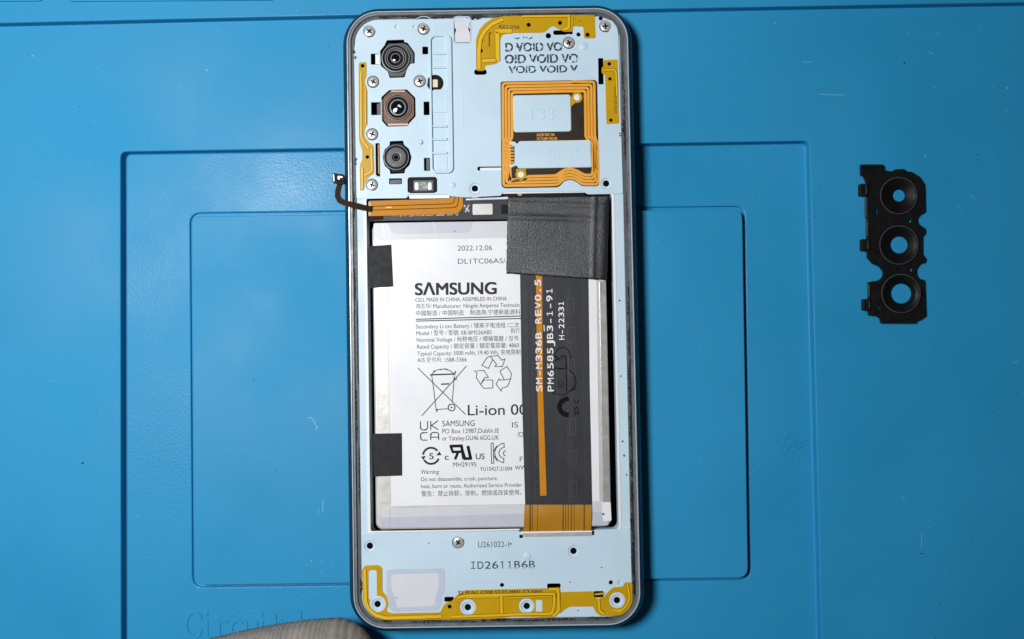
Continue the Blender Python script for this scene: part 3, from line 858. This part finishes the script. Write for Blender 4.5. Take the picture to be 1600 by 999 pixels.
for x, wd in ((828.5, 2.4), (832, 1.1), (840, .8), (880, 1.8), (884, 1), (888, 1), (893, 1.2), (897.5, .8), (913, 2.)):
    pts_ = []
    tv, tf = [], []
    for i in range(17):
        t = i / 16
        z = 9.14 + .42 * math.sin(math.pi * min(t * 1.15, 1)) - .1 * t + .015
        tv += [P(x - wd / 2 - .4 * t, 788.8 + 46 * t, z), P(x + wd / 2 - .4 * t, 788.8 + 46 * t, z)]
    tf = [(2 * i, 2 * i + 1, 2 * i + 3, 2 * i + 2) for i in range(16)]
    from_world("trace_line", tv, tf, m_ink_brown, fx)
shape("orange_stripe", fillet([(837.5, 430), (847, 430), (848, 600), (854, 774.5), (844, 775), (839.5, 600)], .4), 9.185, .03, m_orange, fx, .005)
def lines_on_flex(xs, y0, y1, wd, m_=m_charcoal, z=9.2, lift=.05):
    for x in xs:
        strokes("trace_line", [([(x, y0), (x + (y1 - y0) * .016, y1)], wd)], z, m_trace, fx, lift)
lines_on_flex([817.5, 820, 822.5, 830], 440, 785, .8)
lines_on_flex([868, 883, 885.5, 888, 891, 909, 912, 915], 440, 786, .8)
for y0 in (466, 512, 562, 655, 704, 752):
    xo = (y0 - 440) * .016
    strokes("window_outline", [([(886 + xo, y0), (896 + xo, y0), (896.4 + xo, y0 + 24), (886.4 + xo, y0 + 24)], .8, True)], 9.21, m_gunmetal, fx, .06)
for y0 in (514, 655, 704, 752):
    xo = (y0 - 440) * .016
    strokes("window_outline", [([(836 + xo, y0), (832 + xo, y0), (832.4 + xo, y0 + 24), (836.4 + xo, y0 + 24)], .7)], 9.21, m_gunmetal, fx, .06)
def VT(body, x, y0, y1, h, m_=m_ink_white, bold=.012):
    """monospaced lettering that reads upwards from y0 to y1"""
    n_ = len(body); st = (y0 - y1) / n_
    for i, ch in enumerate(body):
        if ch == ' ': continue
        if ch == '1':
            yb = y0 - st * (i + .5) + st * .28
            bar_glyph("printed_letter", ch, yb, yb + st * .56, x - (y0 - yb) * .014, h, 9.225, m_, fx, 1.35, True)
            continue
        nar = {'1': .5, '-': .55, '.': .28, 'I': .3}.get(ch, .78)
        yb = y0 - st * (i + .5) + st * nar / 2
        text("printed_letter", ch, x - (y0 - yb) * .014, x - (y0 - yb) * .014 + st * nar, yb, h, 9.225, m_, fx, K, bold, True)
VT("SM-M336B REV0.5", 842.5, 613, 436, 9.5)
VT("PM6585JB3-1-91", 860.5, 613, 449, 9.5)
VT("H-22331", 877.5, 532, 470, 8.5)
strokes("overline", [([(850.5, 518), (850, 508)], 1.4)], 9.225, m_ink_white, fx)
# ink stamp on the ribbon
strokes("ink_stamp", [(arc(879, 561, 13, 18, 200, 370, 16), 1.5), (arc(876, 565, 12, 12, 30, 150, 10), 1.2), ([(866, 556), (873, 561), (867, 564)], 2.2), (arc(880, 559, 3, 3, 120, 330, 8), 1.6),
    (arc(874, 578, 12, 2.4, 180, 340, 8), 1.2), ([(889, 578), (896, 584), (899, 592), (900, 600), (896, 606), (893, 611)], 1.6), ([(870, 616), (878, 618), (886, 615), (893, 609)], 1.4), (arc(897, 607, 2.2, 2.2, 0, 360, 8), 1.2), (arc(866, 614, 3, 2.2, 0, 360, 8), 1.1),
    (arc(890, 636, 16, 13, 95, 265, 16), 7.5), ([(884, 556), (885.5, 612)], 1.4)], 9.222, m_gloss_ink, fx)
text("ink_stamp", "SO", 876, 886, 606, 9, 9.222, m_gloss_ink, fx, K, 0., True)
text("ink_stamp", "25", 901, 914, 649, 7, 9.222, m_gloss_ink, fx, K + .1, .01, True)
text("ink_stamp", "C", 901, 907, 631, 7, 9.222, m_gloss_ink, fx, K + .1, .01, True)
# black woven patch over the connector
def patch():
    q = [(793.5, 307.5), (952, 305.5), (948.5, 438), (791, 427.5)]
    nx, ny = 48, 40
    vs, fs = [], []
    def hz(u, v):
        z = 9.42
        z += .30 * math.exp(-((u - .855) / .016) ** 2)                  # long crease at the right
        z += .40 * math.exp(-((v - .26 - .03 * u) / .03) ** 2) * (.4 + .6 * math.sin(3 * u + .5))
        z += .30 * math.sin(5.1 * u + 1.2) * math.sin(3.3 * v + .6) * (.3 + v)
        z += .24 * math.exp(-((v - .08 - .05 * u) / .022) ** 2)
        z -= .5 * max(0, (u - .93) / .07) ** 2 * (v > .05)
        return z
    rows = []
    for j in range(ny + 1):
        v = j / ny
        for i in range(nx + 1):
            u = i / nx
            x = (q[0][0] * (1 - u) + q[1][0] * u) * (1 - v) + (q[3][0] * (1 - u) + q[2][0] * u) * v
            y = (q[0][1] * (1 - u) + q[1][1] * u) * (1 - v) + (q[3][1] * (1 - u) + q[2][1] * u) * v
            if i in (0, nx): x += rnd.uniform(-.5, .5)
            if j in (0, ny): y += rnd.uniform(-.5, .5)
            vs.append(P(x, y, hz(u, v)))
    m = nx + 1
    for j in range(ny):
        for i in range(nx):
            fs.append((j * m + i, (j + 1) * m + i, (j + 1) * m + i + 1, j * m + i + 1))
    edge = [i for i in range(m)] + [j * m + nx for j in range(1, ny + 1)] + [ny * m + i for i in range(nx - 1, -1, -1)] + [j * m for j in range(ny - 1, 0, -1)]
    b = len(vs)
    for e in edge:
        p = vs[e].copy(); p.z -= .00022; vs.append(p)
    for k2 in range(len(edge)):
        k3 = (k2 + 1) % len(edge)
        fs.append((edge[k2], edge[k3], b + k3, b + k2))
    m_ = M("woven_black", (.015, .015, .017), .34, 0, .8, .5, 2.5, .17, 3.6)
    o = from_world("woven_patch", vs, fs, m_, phone, None, True)
    return o
patch()
# the gap and folded foil above the patch
shape("gap_trim", fillet([(786, 301), (912, 300), (914, 307), (787, 308)], 1.5), 8.9, .3, m_black, phone, .08)
shape("copper_pad", rrect(809, 301, 816, 306, 2), 9.05, .2, m_copper, phone, .06)

# ---- payment coil
def coil():
    outer = fillet([(782, 129), (786, 127.5), (930, 125), (933, 129), (935.5, 262), (936, 289), (932, 291.5), (909, 291), (900, 284), (891, 281), (882, 283), (874, 291.5), (870, 293), (788, 294.5), (783.5, 291)], 3)
    b_ = shape("payment_coil", outer, CZ + .11, .1, m_coil_bg, phone, .02)
    def path(i):
        d = 2.6 + 4.7 * i
        e = 2.2 + 2.5 * i
        l = 783 + d
        pts = [(l, 128 + d), (892 - i * 2, 126 + d), (896 - i * 2, 125 + d + (1 if i else 0)), (931 - d, 125.5 + d), (932 - d, 215), (935.5 - e, 224), (936.5 - e, 268 - i * .5), (936 - e - i * .6, 291 - d * 1.02),
               (909 + d * .25, 290.5 - d), (901, 283.5 - d), (891, 280.5 - d), (881, 282.5 - d), (872 - d * .2, 291.5 - d), (828, 292.5 - d), (815 + (4 - i) , 292.5 - d + (0 if i < 2 else 0)), (784.5 + d, 293 - d)]
        if i == 3:
            pts[-2] = (826, 292.5 - d); pts[-1] = (818, 292 - d + 6)
            pts.append((786 + d * .7, 292 - d + 8.5))
        pts += [(l + 1.0 - i * 1.3, 262), (l + .8 - i * 1.8, 222), (l + .2, 216)]
        return pts
    for i in range(4):
        strokes("coil_trace", [(fillet(path(i), 4, 3), 3.9 if i < 3 else 4.2, True)], CZ + .15, m_coil, b_, .05)
    # feed lines that fan to the pads on the left
    for j, y in enumerate((229, 234, 239, 244, 249, 254)):
        strokes("feed_line", [([(787 + j % 2, y + (j - 2) * .9), (797, y), (806, y)], 2.6)], CZ + .165, m_coil, b_, .05)
    shape("contact_strip", rrect(803, 228, 808, 257, 1), CZ + .2, .08, m_brown, b_, .02)
    for q in ([(802, 150), (891, 148.5), (892, 205), (803, 206.5)], [(797, 222), (804, 222), (808, 226), (812, 221.5), (922, 219.5), (924, 261), (811, 263), (807, 258), (798, 262), (796, 259), (804, 256), (804, 228), (796, 225)]):
        sh = shape("moulded_window", fillet(q, 4 if len(q) == 4 else 1.5), CZ + .28, .3, m_plate, b_, .08)
        strokes("window_edge", [(fillet(q, 4 if len(q) == 4 else 1.5), 1.1, True)], CZ + .17, m_cream, b_, .06)
    for c, tail_ in (((901.5, 152.5), [(888, 154), (896, 150), (900, 160), (893, 166), (888, 165)]), ((814, 273), [(806, 264), (822, 264), (821, 273), (807, 273)])):
        t_ = shape("yellow_pad", fillet(tail_, 1.5), CZ + .18, .1, m_yellow, b_, .02)
        lathe("eyelet", [(8.6, CZ + .14), (8.6, CZ + .22), (5.2, CZ + .22), (5., CZ + .16), (4.8, CZ + .26), (.5, CZ + .3)], c, [m_yellow, m_white], b_, 24, [0, 0, 0, 1, 1, 1])
    text("printed_text", "A3330 NFC MA", 838.5, 867, 211, 4.4, CZ + .13, m_coil, b_, K, .02)
    text("printed_text", "VCT2209 V03-00", 838.5, 870.5, 217, 4.2, CZ + .13, m_coil, b_, K, .02)
    text("embossed_text", "T33", 822, 866, 178, 20, CZ + .38, m_plate, b_, K, .0, False, .12)
    text("embossed_text", "SM-M336B", 853, 905, 236, 7, CZ + .36, m_plate, b_, K, .0, False, .1)
    text("embossed_text", "F1A-3", 864, 894, 246.5, 7, CZ + .36, m_plate, b_, K, .0, False, .1)
coil()

# ---- tamper seal lettering
def void(body, x0, x1, y, h=13):
    return text("seal_text", body, x0, x1, y, h, CZ + .03, m_void, phone, K, .03)
void("D VOID VO", 790, 879, 74, 13.5); void("OID VOID VO", 789, 904, 92.5, 13.5); void("VOID VOID V", 795, 903, 109, 11)
strokes("seal_text", [(arc(808, 57, 4.5, 3.5, 20, 160, 6), 1.8), (arc(827, 57, 5, 3.5, 20, 160, 6), 1.8), ([(818, 57), (818.5, 60)], 1.6)], CZ + .03, m_void, phone)
for i in range(22):
    x, y = rnd.uniform(792, 903), rnd.choice((73, 91, 109)) + rnd.uniform(-6, 6)
    s = rnd.uniform(.7, 1.7)
    pts = [(x + s * math.cos(t) * rnd.uniform(.6, 1.3), y + s * math.sin(t) * rnd.uniform(.6, 1.3)) for t in [k_ * 1.05 for k_ in range(6)]]
    from_world("seal_fleck", [P(a, b, CZ + .045) for a, b in pts][::-1], [tuple(range(6))], rnd.choice((m_white, m_white, m_window, m_ink_blue)), phone)

# ---- antennas (yellow film with raised ribs)
def antenna(label, outline, ribs=(), holes=(), r=3, z=CZ + .1, cutouts=()):
    o = shape("antenna", [fillet(outline, r)] + list(cutouts), z, .1, m_yellow, phone, .03)
    o["label"] = label
    for pts, wd in ribs:
        strokes("rib_outline", [(fillet_open(pts, 3), wd + 1.8)], z + .03, m_amber, o, .03)  # darker amber line under and beside each rib
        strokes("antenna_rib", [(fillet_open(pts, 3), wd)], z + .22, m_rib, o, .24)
    for x, y, rr in holes:
        disc("locating_hole", (x, y), rr, z + .015, m_dark, o, 18)
    return o
a1 = antenna("yellow antenna film along the top edge",
    [(744, 106), (743.5, 62), (749, 46), (758, 36), (770, 28.5), (786, 25.5), (860, 24.2), (929.5, 23.5), (930.5, 60), (912.5, 60.5), (911.5, 42), (896, 41), (895, 49.5), (882, 50), (870, 44.5), (864, 40.5), (858, 44), (852, 50), (846, 51.5), (792, 52), (784, 56), (781, 64), (780.5, 94), (776, 100), (758, 103), (757, 111), (745, 111)],
    [([(748.5, 108), (748, 80)] + [(750, 62), (757, 49), (768, 38), (786, 30)], 5.5), ([(816, 26), (891, 25)], 3.), ([(889, 25), (888.5, 44), (881, 46)], 4.5), ([(777.5, 96), (777, 54), (774, 49), (800, 48.5)], 6.5), ([(754, 95.5), (776, 94)], 5.), ([(894, 25), (893.5, 40)], 2.)],
    [(751, 79.5, 3.4), (826, 39, 3.3), (875, 36, 3.3), (918, 54.5, 3.3)], 3)
strokes("printed_mark", [([(764.5, 73), (764.5, 52), (768, 51.5)], 2.), ([(753.5, 66), (755.5, 52)], 1.6), ([(760, 45), (768, 37)], 1.2)], CZ + .125, m_ink_brown, a1)
text("printed_text", "4OC2 3Y54S", 779, 812, 41.5, 5.5, CZ + .125, m_ink_brown, a1, K - .06, .02)
text("printed_text", "' -", 899, 908, 32, 5, CZ + .125, m_ink_brown, a1, K, .02)
a2 = antenna("yellow antenna film down the camera side",
    [(560.5, 98), (572.5, 97), (573, 118), (569.5, 128), (574, 140), (574.5, 194), (570, 202), (569.5, 214), (577, 223), (584, 227), (585, 272), (576, 277), (570, 286), (569, 297), (562.5, 299), (562, 258), (566, 250), (566, 236), (561, 220), (560.5, 160)],
    [([(563.5, 112), (564, 196), (564, 214), (569, 224), (576, 232)], 3.2), ([(570.5, 142), (571, 194)], 2.4), ([(580, 232), (581, 268), (570, 274)], 3.2), ([(565.5, 262), (566, 296)], 3.2)],
    [(566.5, 103, 3.), (574, 245.5, 2.8)], 3)
a3 = antenna("yellow antenna strip beside the payment coil",
    [(942, 94.5), (965, 93), (967.5, 193), (947.5, 194.5), (945.5, 118), (940, 114), (940, 106), (943, 104)],
    [([(943, 110), (960, 109), (962.5, 113), (964, 150)], 2.6)], [(952, 100, 2.9), (953, 123.5, 2.7), (954.5, 188, 2.7)], 1.5)
text("printed_text", "GTO DO-SHHXA", 962, 1005, 177, 4, CZ + .125, m_ink_brown, a3, K, .02, True)

# ---- lower cover
lo_out = [(564.5, 833.5), (812, 829.5), (815, 838), (927, 836), (929, 828), (985, 826), (987.5, 925), (984, 944), (974, 957), (958, 963), (610, 969.5), (592, 967), (575, 955), (567.5, 936)]
lcuts = [circ(x, y, 9.6) for x, y in SCREWS_L + BOSSES_L]
lcuts += [rrect(694.5, 933, 709, 940.5, 1.5), rrect(855, 912, 876, 920, 2.5), rrect(928, 924, 943, 934, 1.5), circ(784.5, 914.5, 3.2), circ(954.5, 910.5, 3.3), circ(969, 910.5, 3.)]
lower = shape("lower_cover", [fillet(lo_out, 4)] + lcuts, CZ, .5, m_plate, phone, .07, 2)
for s in SCREWS_L: screw(s, .7)
for s in BOSSES_L: boss(s)
shape("silver_lip", fillet([(816, 833.5), (925, 831.5), (925.5, 838), (816.5, 839.5)], 1), CZ + .04, .3, m_nickel, phone, .1)
for q in (rrect(811.5, 836, 817, 841, 1), rrect(925, 829.5, 928.5, 836.5, 1)):
    shape("corner_gap", q, CZ + .02, .1, m_dark, phone, .02)
shape("silver_lip", fillet([(577, 830.3), (812, 826.5), (812, 829), (577, 833)], .8), 9.2, .3, m_white, phone, .1)
text("printed_text", "U261022-1", 747, 795, 851, 9, CZ + .02, m_ink_grey, lower, K, 0.)
disc("printed_mark", (798, 850), 1.9, CZ + .02, m_ink_grey, lower, 4)
def mono(body, x0, x1, y, h, m_):
    st = (x1 - x0) / len(body)
    for i, ch in enumerate(body):
        nar = .8
        xa = x0 + st * (i + .5) - st * nar / 2
        if ch in '1I':
            bar_glyph("printed_letter", ch, xa + 1.2, xa + st * nar - 1.2, y - (xa - x0) * K, h, CZ + .02, m_, lower, 1.5)
        else:
            text("printed_letter", ch, xa, xa + st * nar, y - (xa - x0) * K, h, CZ + .02, m_, lower, K, .008)
mono("ID2611B6B", 733.5, 837, 883.5, 11.5, m_ink_blue)
wn = shape("clear_window", fillet([(603, 890), (694.5, 888), (695, 923), (690, 930), (688, 948), (683, 954), (615, 957), (608, 951), (604, 935)], 5), CZ + .06, .12, m_window_rim, phone, .04)
shape("window_pane", fillet([(611, 898), (685, 896), (686, 920), (682, 928), (680, 944), (676, 947), (620, 950), (618, 935), (612, 922)], 4), CZ + .09, .08, m_window, wn, .02)
disc("dirt_speck", (620, 934.5), 1., CZ + .1, m_ink_grey, wn)
for l in ([(605, 864), (700, 862.5)], [(701, 885), (702, 908), (712, 908)], [(775, 888), (955, 884)], [(955, 884), (954, 838)], [(720, 902), (950, 904)]):
    seam([l], CZ, .8)
for c in ((670, 849), (940, 887), (891, 910), (903, 954)):
    disc("dirt_speck", c, 1.1, CZ + .02, m_ink_grey, lower)
# lower antennas
a4 = antenna("yellow antenna loop in the lower corner beside the clear window",
    [(565.5, 890), (570, 884), (592, 883), (597.5, 888), (597.5, 924), (604, 932), (607, 944), (604, 956), (612, 958.5), (688, 957), (693, 946), (700, 940), (704, 941), (709, 936), (714, 930), (727, 922.5), (852, 919.5), (856, 920), (873, 917.5), (876, 921), (876, 950), (872, 961), (864, 965), (800, 964), (770, 967.5), (690, 968.5), (603, 969.5), (586, 966), (574, 955), (567, 938)],
    [([(569.5, 890), (571, 940), (576, 952), (588, 962), (604, 966), (690, 963.5)], 5.), ([(716, 934), (728, 931), (866, 928), (866, 946), (862, 959), (800, 960.5), (770, 962), (705, 964)], 3.6), ([(783, 932), (784, 959)], 4.), ([(858, 921), (872, 921), (873, 955), (864, 962)], 4.), ([(795, 934.5), (858, 932.5)], 1.8), ([(712, 944), (718, 944)], 2.), ([(728, 934), (780, 933)], 1.8)],
    [(702.5, 948, 3.2), (866.5, 931.5, 4.)], 3, CZ + .1,
    [[(575.6, 894), (578.5, 891.3), (586, 891), (588.5, 893.5), (588.7, 931)] + arc(590, 944, 12.8, 12.8, -80, 205, 22) + [(576, 934)], circ(731, 949, 12.5), circ(822.5, 947, 12), rrect(836.8, 938, 847, 956, 1)])
text("printed_text", "S3 M N1 G200 S3 E5 MM1 C3 0AN", 716, 846, 926.5, 5.6, CZ + .125, m_ink_brown, a4, K, .03)
a5 = antenna("yellow antenna film joining the lower right corner",
    [(875, 925.5), (927, 924), (928.5, 934), (934, 936), (943, 933), (950, 925), (958, 918), (973, 917), (976, 910.5), (988, 910), (988.5, 940), (983, 952), (972, 961), (956, 963), (938, 962.5), (930, 956), (927, 948), (890, 948.5), (882, 953), (875, 960)],
    [([(935, 936), (936.5, 955), (944, 960)], 4.), ([(980, 913), (984, 936), (978, 948), (968, 957)], 3.), ([(929.5, 929), (944, 927.5)], 2.)],
    [(941, 957, 3.)], 2.5, CZ + .1, [circ(964, 938, 12.5)])
strokes("antenna_rib", [(arc(964, 938, 17, 17, 20, 110, 9), 2.4)], CZ + .3, m_rib, a5, .2)
for t in range(6):
    a = math.radians(28 + t * 14)
    disc("solder_dot", (964 + 18 * math.cos(a), 938 + 18 * math.sin(a)), 1.2, CZ + .205, m_ink_brown, a5, 8)

# ---- torn glue along the channel
def residue(path, wmin, wmax, z=9.3):
    pts = []
    a = [Vector(p) for p in path]
    tot = sum((a[i + 1] - a[i]).length for i in range(len(a) - 1))
    nst = max(6, int(tot / 2.2))
    up_, dn = [], []
    for i in range(nst + 1):
        s = tot * i / nst
        j = 0
        while j < len(a) - 2 and s > (a[j + 1] - a[j]).length:
            s -= (a[j + 1] - a[j]).length; j += 1
        d = (a[j + 1] - a[j]); t = s / max(d.length, 1e-6)
        p = a[j] + d * min(t, 1); nrm = Vector((-d.y, d.x)).normalized()
        e = min(1, 4 * i / nst + .15, 4 * (nst - i) / nst + .15)
        w1 = rnd.uniform(wmin, wmax) * e * .5; w2 = rnd.uniform(wmin, wmax) * e * .5
        p += nrm * rnd.uniform(-.6, .6)
        up_.append((p + nrm * w1)[:]); dn.append((p - nrm * w2)[:])
    vs = [P(x, y, z + rnd.uniform(0, .12)) for x, y in up_] + [P(x, y, z + rnd.uniform(0, .12)) for x, y in dn]
    low = [Vector((v.x, v.y, (z - .3) * 1e-3)) for v in vs]
    m = nst + 1
    fs = []
    for i in range(nst):
        fs += [(i, m + i, m + i + 1, i + 1), (i, i + 1, 2 * m + i + 1, 2 * m + i), (m + i, 3 * m + i, 3 * m + i + 1, m + i + 1)]
    return from_world("glue_residue", vs + low, fs, m_residue, phone)
def edge_x(side, y): return body(PC[0] + side * (HW - 9), y)[0]
def edge_y(side, x): return PC[1] + side * (HH - 9) - .0148 * (x - 769.3)
T_ = lambda x0, x1, dy=0: [(x0, edge_y(-1, x0) + dy), ((x0 + x1) / 2, edge_y(-1, (x0 + x1) / 2) + dy), (x1, edge_y(-1, x1) + dy)]
B_ = lambda x0, x1, dy=0: [(x0, edge_y(1, x0) + dy), (x1, edge_y(1, x1) + dy)]
R_ = lambda y0, y1, dx=0: [(edge_x(1, y0) + dx, y0), (edge_x(1, y1) + dx, y1)]
L_ = lambda y0, y1, dx=0: [(edge_x(-1, y0) + dx, y0), (edge_x(-1, y1) + dx, y1)]
for pth, a_, b_ in ((T_(591, 614, 0), 2, 5), (T_(634, 662, 0), 1.5, 4), (T_(676, 716, 0), 1.5, 4.5), (T_(716, 762, 1), 2, 5.5), (T_(733, 752, 5), 2, 4), (T_(775, 800, 2), 1.5, 4), (T_(836, 850, 2), 1, 3), (T_(918, 931, 2), 2, 5),
                    (R_(140, 186, 1), .8, 2.2), (R_(186, 215, 0), 2, 6), (R_(206, 214, -7), 1, 4), (R_(215, 250, 1), 1.5, 4.5), (R_(300, 360, 2), .8, 2), (R_(440, 505, 1), 1, 3), (R_(505, 562, 2), 2.5, 6), (R_(562, 640, 1), 3, 7), (R_(640, 700, 1), 2, 6), (R_(700, 720, 2), 1, 4), (R_(715, 748, 2), 3, 8.5), (R_(750, 800, 0), 1.4, 4), (R_(800, 832, -1), 2, 5), (R_(828, 845, 2), 3, 8), (R_(845, 905, 0), 3, 7), (R_(900, 936, 2), 3, 8),
                    (R_(516, 640, 4), 1.5, 4), (R_(640, 748, 4), 1, 3.5), (R_(800, 860, 3), 1.5, 4.5), (R_(95, 140, -1), .6, 1.6), (T_(600, 640, -1), .8, 2.4), (T_(655, 700, 2), 1, 3), (T_(800, 920, -1), .5, 1.6), (B_(660, 690, -2), .8, 2), (B_(700, 745, 0), .6, 1.8), (B_(800, 850, 0), .8, 2.4),
                    (L_(78, 84, 2), 2, 5), (L_(86, 93, 4), 2, 4), (L_(247, 258, 3), 3, 7), (L_(300, 340, -1), .7, 1.6), (L_(420, 470, -1), .6, 1.6), (L_(470, 600, 2), .6, 1.5), (L_(610, 690, -1), .6, 1.8), (L_(700, 790, 2), .6, 1.8), (L_(905, 930, 2), 2, 4),
                    (B_(597, 612, -2), 2, 5), (B_(640, 700, 0), .8, 2.2), (B_(752, 760, -1), 2, 4), (B_(765, 800, -1), 2, 4), (B_(846, 900, -1), 1, 3.2), (B_(915, 958, -2), 1, 3)):
    residue(pth, a_, b_ * (1.35 if pth[0][0] > 960 else 1.15))
for x, y in ((979, 742), (973, 690), (975, 712), (970, 588), (968, 470)):
    blot_pts = [(x + rnd.uniform(1, 2.4) * math.cos(t), y + rnd.uniform(1, 2.6) * math.sin(t)) for t in [i * .9 for i in range(7)]]
    from_world("glue_residue", [P(a, b, 9.03) for a, b in blot_pts][::-1], [tuple(range(7))], m_residue, phone)
# side keys
shape("side_key", fillet([(536.6, 168), (541.5, 168), (542.5, 236), (537.4, 236)], 1.2), 7.6, 2.2, m_rim, phone, .3)
shape("side_key", fillet([(537.6, 250), (542.6, 250), (543.3, 287), (538.2, 287)], 1.2), 7.6, 2.2, m_rim, phone, .3)

# ================================================================ CAMERA TRIM lying on the mat
br = empty("camera_bracket", P(1400, 383, ZO))
tag(br, "black plastic three-ring camera bracket lying on the mat beside the phone", "bracket")
bo = [(1345, 257), (1381, 257), (1382, 266), (1394, 268), (1399, 264.5), (1413, 264), (1418, 268), (1425, 268.5), (1437, 276), (1445, 288), (1446, 331), (1437, 336), (1433, 342), (1435, 350), (1446, 357), (1446, 365), (1441.5, 369), (1441.5, 397), (1447, 404), (1446, 410), (1438, 412), (1432, 420), (1432, 429), (1437, 436), (1445, 437.5), (1447, 494), (1438, 500), (1430, 503), (1376.5, 505), (1376, 498), (1369, 494), (1357.5, 493), (1357, 441), (1374, 438), (1380, 433), (1381, 425), (1375, 417), (1364, 412), (1356, 403), (1355, 372), (1354, 285), (1349.5, 275), (1345.5, 274)]
holes = [circ(1404.5, 306, 20), circ(1406, 383, 22), circ(1408.5, 459, 23), circ(1422.5, 345, 3.2), circ(1424, 421.5, 3.2), rrect(1368, 324, 1372.5, 336, 2, 0), rrect(1371, 476, 1375.5, 486, 2, 0), circ(1404, 419.5, 1.8)]
shape("bracket_plate", [fillet(bo, 2)] + holes, ZO + 1.3, 1.0, m_bracket, br, .1)
for (c, ro, rh) in (((1404.5, 306), 30, 9.2), ((1404.8, 383), 31.5, 13.2), ((1408, 459), 31.5, 15.6)):
    t0 = ZO + 2.2
    lathe("lens_ring", [(ro - .6, ZO + 1.2), (ro, t0 - .12), (ro - .8, t0), (ro - 1.8, t0 - .02), (ro - 3.0, t0 - .35), (ro - 5, t0 - .5), (ro * .72, t0 - .8), (rh + 4, ZO + .6), (rh + 1, ZO + .25), (rh + .2, ZO + .1), (rh + .6, ZO + .02)], c, [m_bracket, m_edge_highlight], br, 56, [0, 1, 1, 0, 0, 0, 0, 0, 0, 0])
for y0, y1, x0, x1 in ((287, 306, 1344.5, 1357), (373.5, 392, 1347, 1360), (467.5, 485, 1349.5, 1360)):
    cl = shape("clip", rrect(x0, y0, x1, y1, 1.5, 0), ZO + 2.0, 1.9, m_bracket, br, .15)
    strokes("clip_ridge", [([(x0 + 8, y0 + 3), (x0 + 9.5, (y0 + y1) / 2), (x0 + 8, y1 - 3)], 1.6)], ZO + 2.1, m_edge_highlight, cl, .1)
shape("edge_rib", rrect(1352.5, 309, 1355.5, 340, .8, 0), ZO + 1.7, .9, m_edge_highlight, br, .1)
shape("edge_rib", rrect(1354, 343, 1357, 369, .8, 0), ZO + 1.8, .9, m_edge_highlight, br, .1)
shape("edge_rib", rrect(1356.5, 444, 1359.5, 464, .8, 0), ZO + 1.6, .9, m_edge_highlight, br, .1)
shape("edge_rib", rrect(1377, 500, 1431, 505, 1, -.005), ZO + 1.9, 1.2, m_bracket, br, .15)
shape("edge_rib", rrect(1346, 257.5, 1381, 262, 1, 0), ZO + 1.7, 1.0, m_bracket, br, .15)

# ================================================================ GLOVE at the lower edge
def glove():
    """a gloved finger lying along the lower edge, its tip to the right; the hand follows out of view"""
    key = [(-330, 1480, 150), (-190, 1340, 128), (-40, 1210, 98), (110, 1130, 82), (250, 1097, 76), (370, 1068, 73), (460, 1048, 71), (526, 1039, 67)]
    cen = []
    for i in range(len(key) - 1):
        p0, p1, p2, p3 = key[max(i - 1, 0)], key[i], key[i + 1], key[min(i + 2, len(key) - 1)]
        ns = int(math.hypot(p2[0] - p1[0], p2[1] - p1[1]) / 1.1)
        for j in range(ns):
            t = j / ns
            cen.append([.5 * (2 * p1[k] + (p2[k] - p0[k]) * t + (2 * p0[k] - 5 * p1[k] + 4 * p2[k] - p3[k]) * t * t + (3 * p1[k] - p0[k] - 3 * p2[k] + p3[k]) * t ** 3) for k in range(3)])
    # rounded tip
    x, y, r = key[-1]
    dx, dy = Vector((key[-1][0] - key[-2][0], key[-1][1] - key[-2][1])).normalized()
    for j in range(46):
        a_ = math.pi / 2 * j / 45
        cen.append([x + dx * r * .95 * math.sin(a_), y + dy * r * .95 * math.sin(a_), max(r * math.cos(a_), .6)])
    # and a blunt start
    cen = [[cen[0][0] - 40 * math.cos(q) , cen[0][1] + 40 * math.cos(q), 150 * math.sin(q)] for q in (.02, .4, .8, 1.2)] + cen
    SEG = 56
    loops = []
    for i, (x, y, r) in enumerate(cen):
        q = cen[min(i + 1, len(cen) - 1)]; p = cen[max(i - 1, 0)]
        t = Vector((q[0] - p[0], q[1] - p[1]))
        t = t.normalized() if t.length > 1e-6 else Vector((dx, dy))
        nx, ny = -t.y, t.x
        rr = r * (1 + .0075 * math.sin(i * 2 * math.pi / 6.2 + .5 * math.sin(i * .09))) if r > 30 else r
        zc = ZO * 1e-3 + min(max(r, 60), 76) * U * .98
        c0 = P(x, y, zc * 1e3)
        lp = []
        for k in range(SEG):
            a_ = 2 * math.pi * k / SEG
            w_ = 1 + .012 * math.sin(3 * a_ + i * .011) + .008 * math.sin(i * .05 + 2 * a_)
            off = math.cos(a_) * rr * w_ * U
            up = math.sin(a_) * rr * w_ * U * .95
            v = c0 + Vector((nx * off, -ny * off, up))
            v.z = max(v.z, ZO * 1e-3 + .00005)
            lp.append(v)
        loops.append(lp)
    vs, fs = loft(loops, True)
    fs.append(tuple(range(SEG))[::-1])
    o = from_world("knit_glove", vs, fs, m_knit, None, None, True)
    tag(o, "grey ribbed knit glove finger at the bottom edge over the moulded letters", "glove")
glove()
bpy.context.view_layer.update()
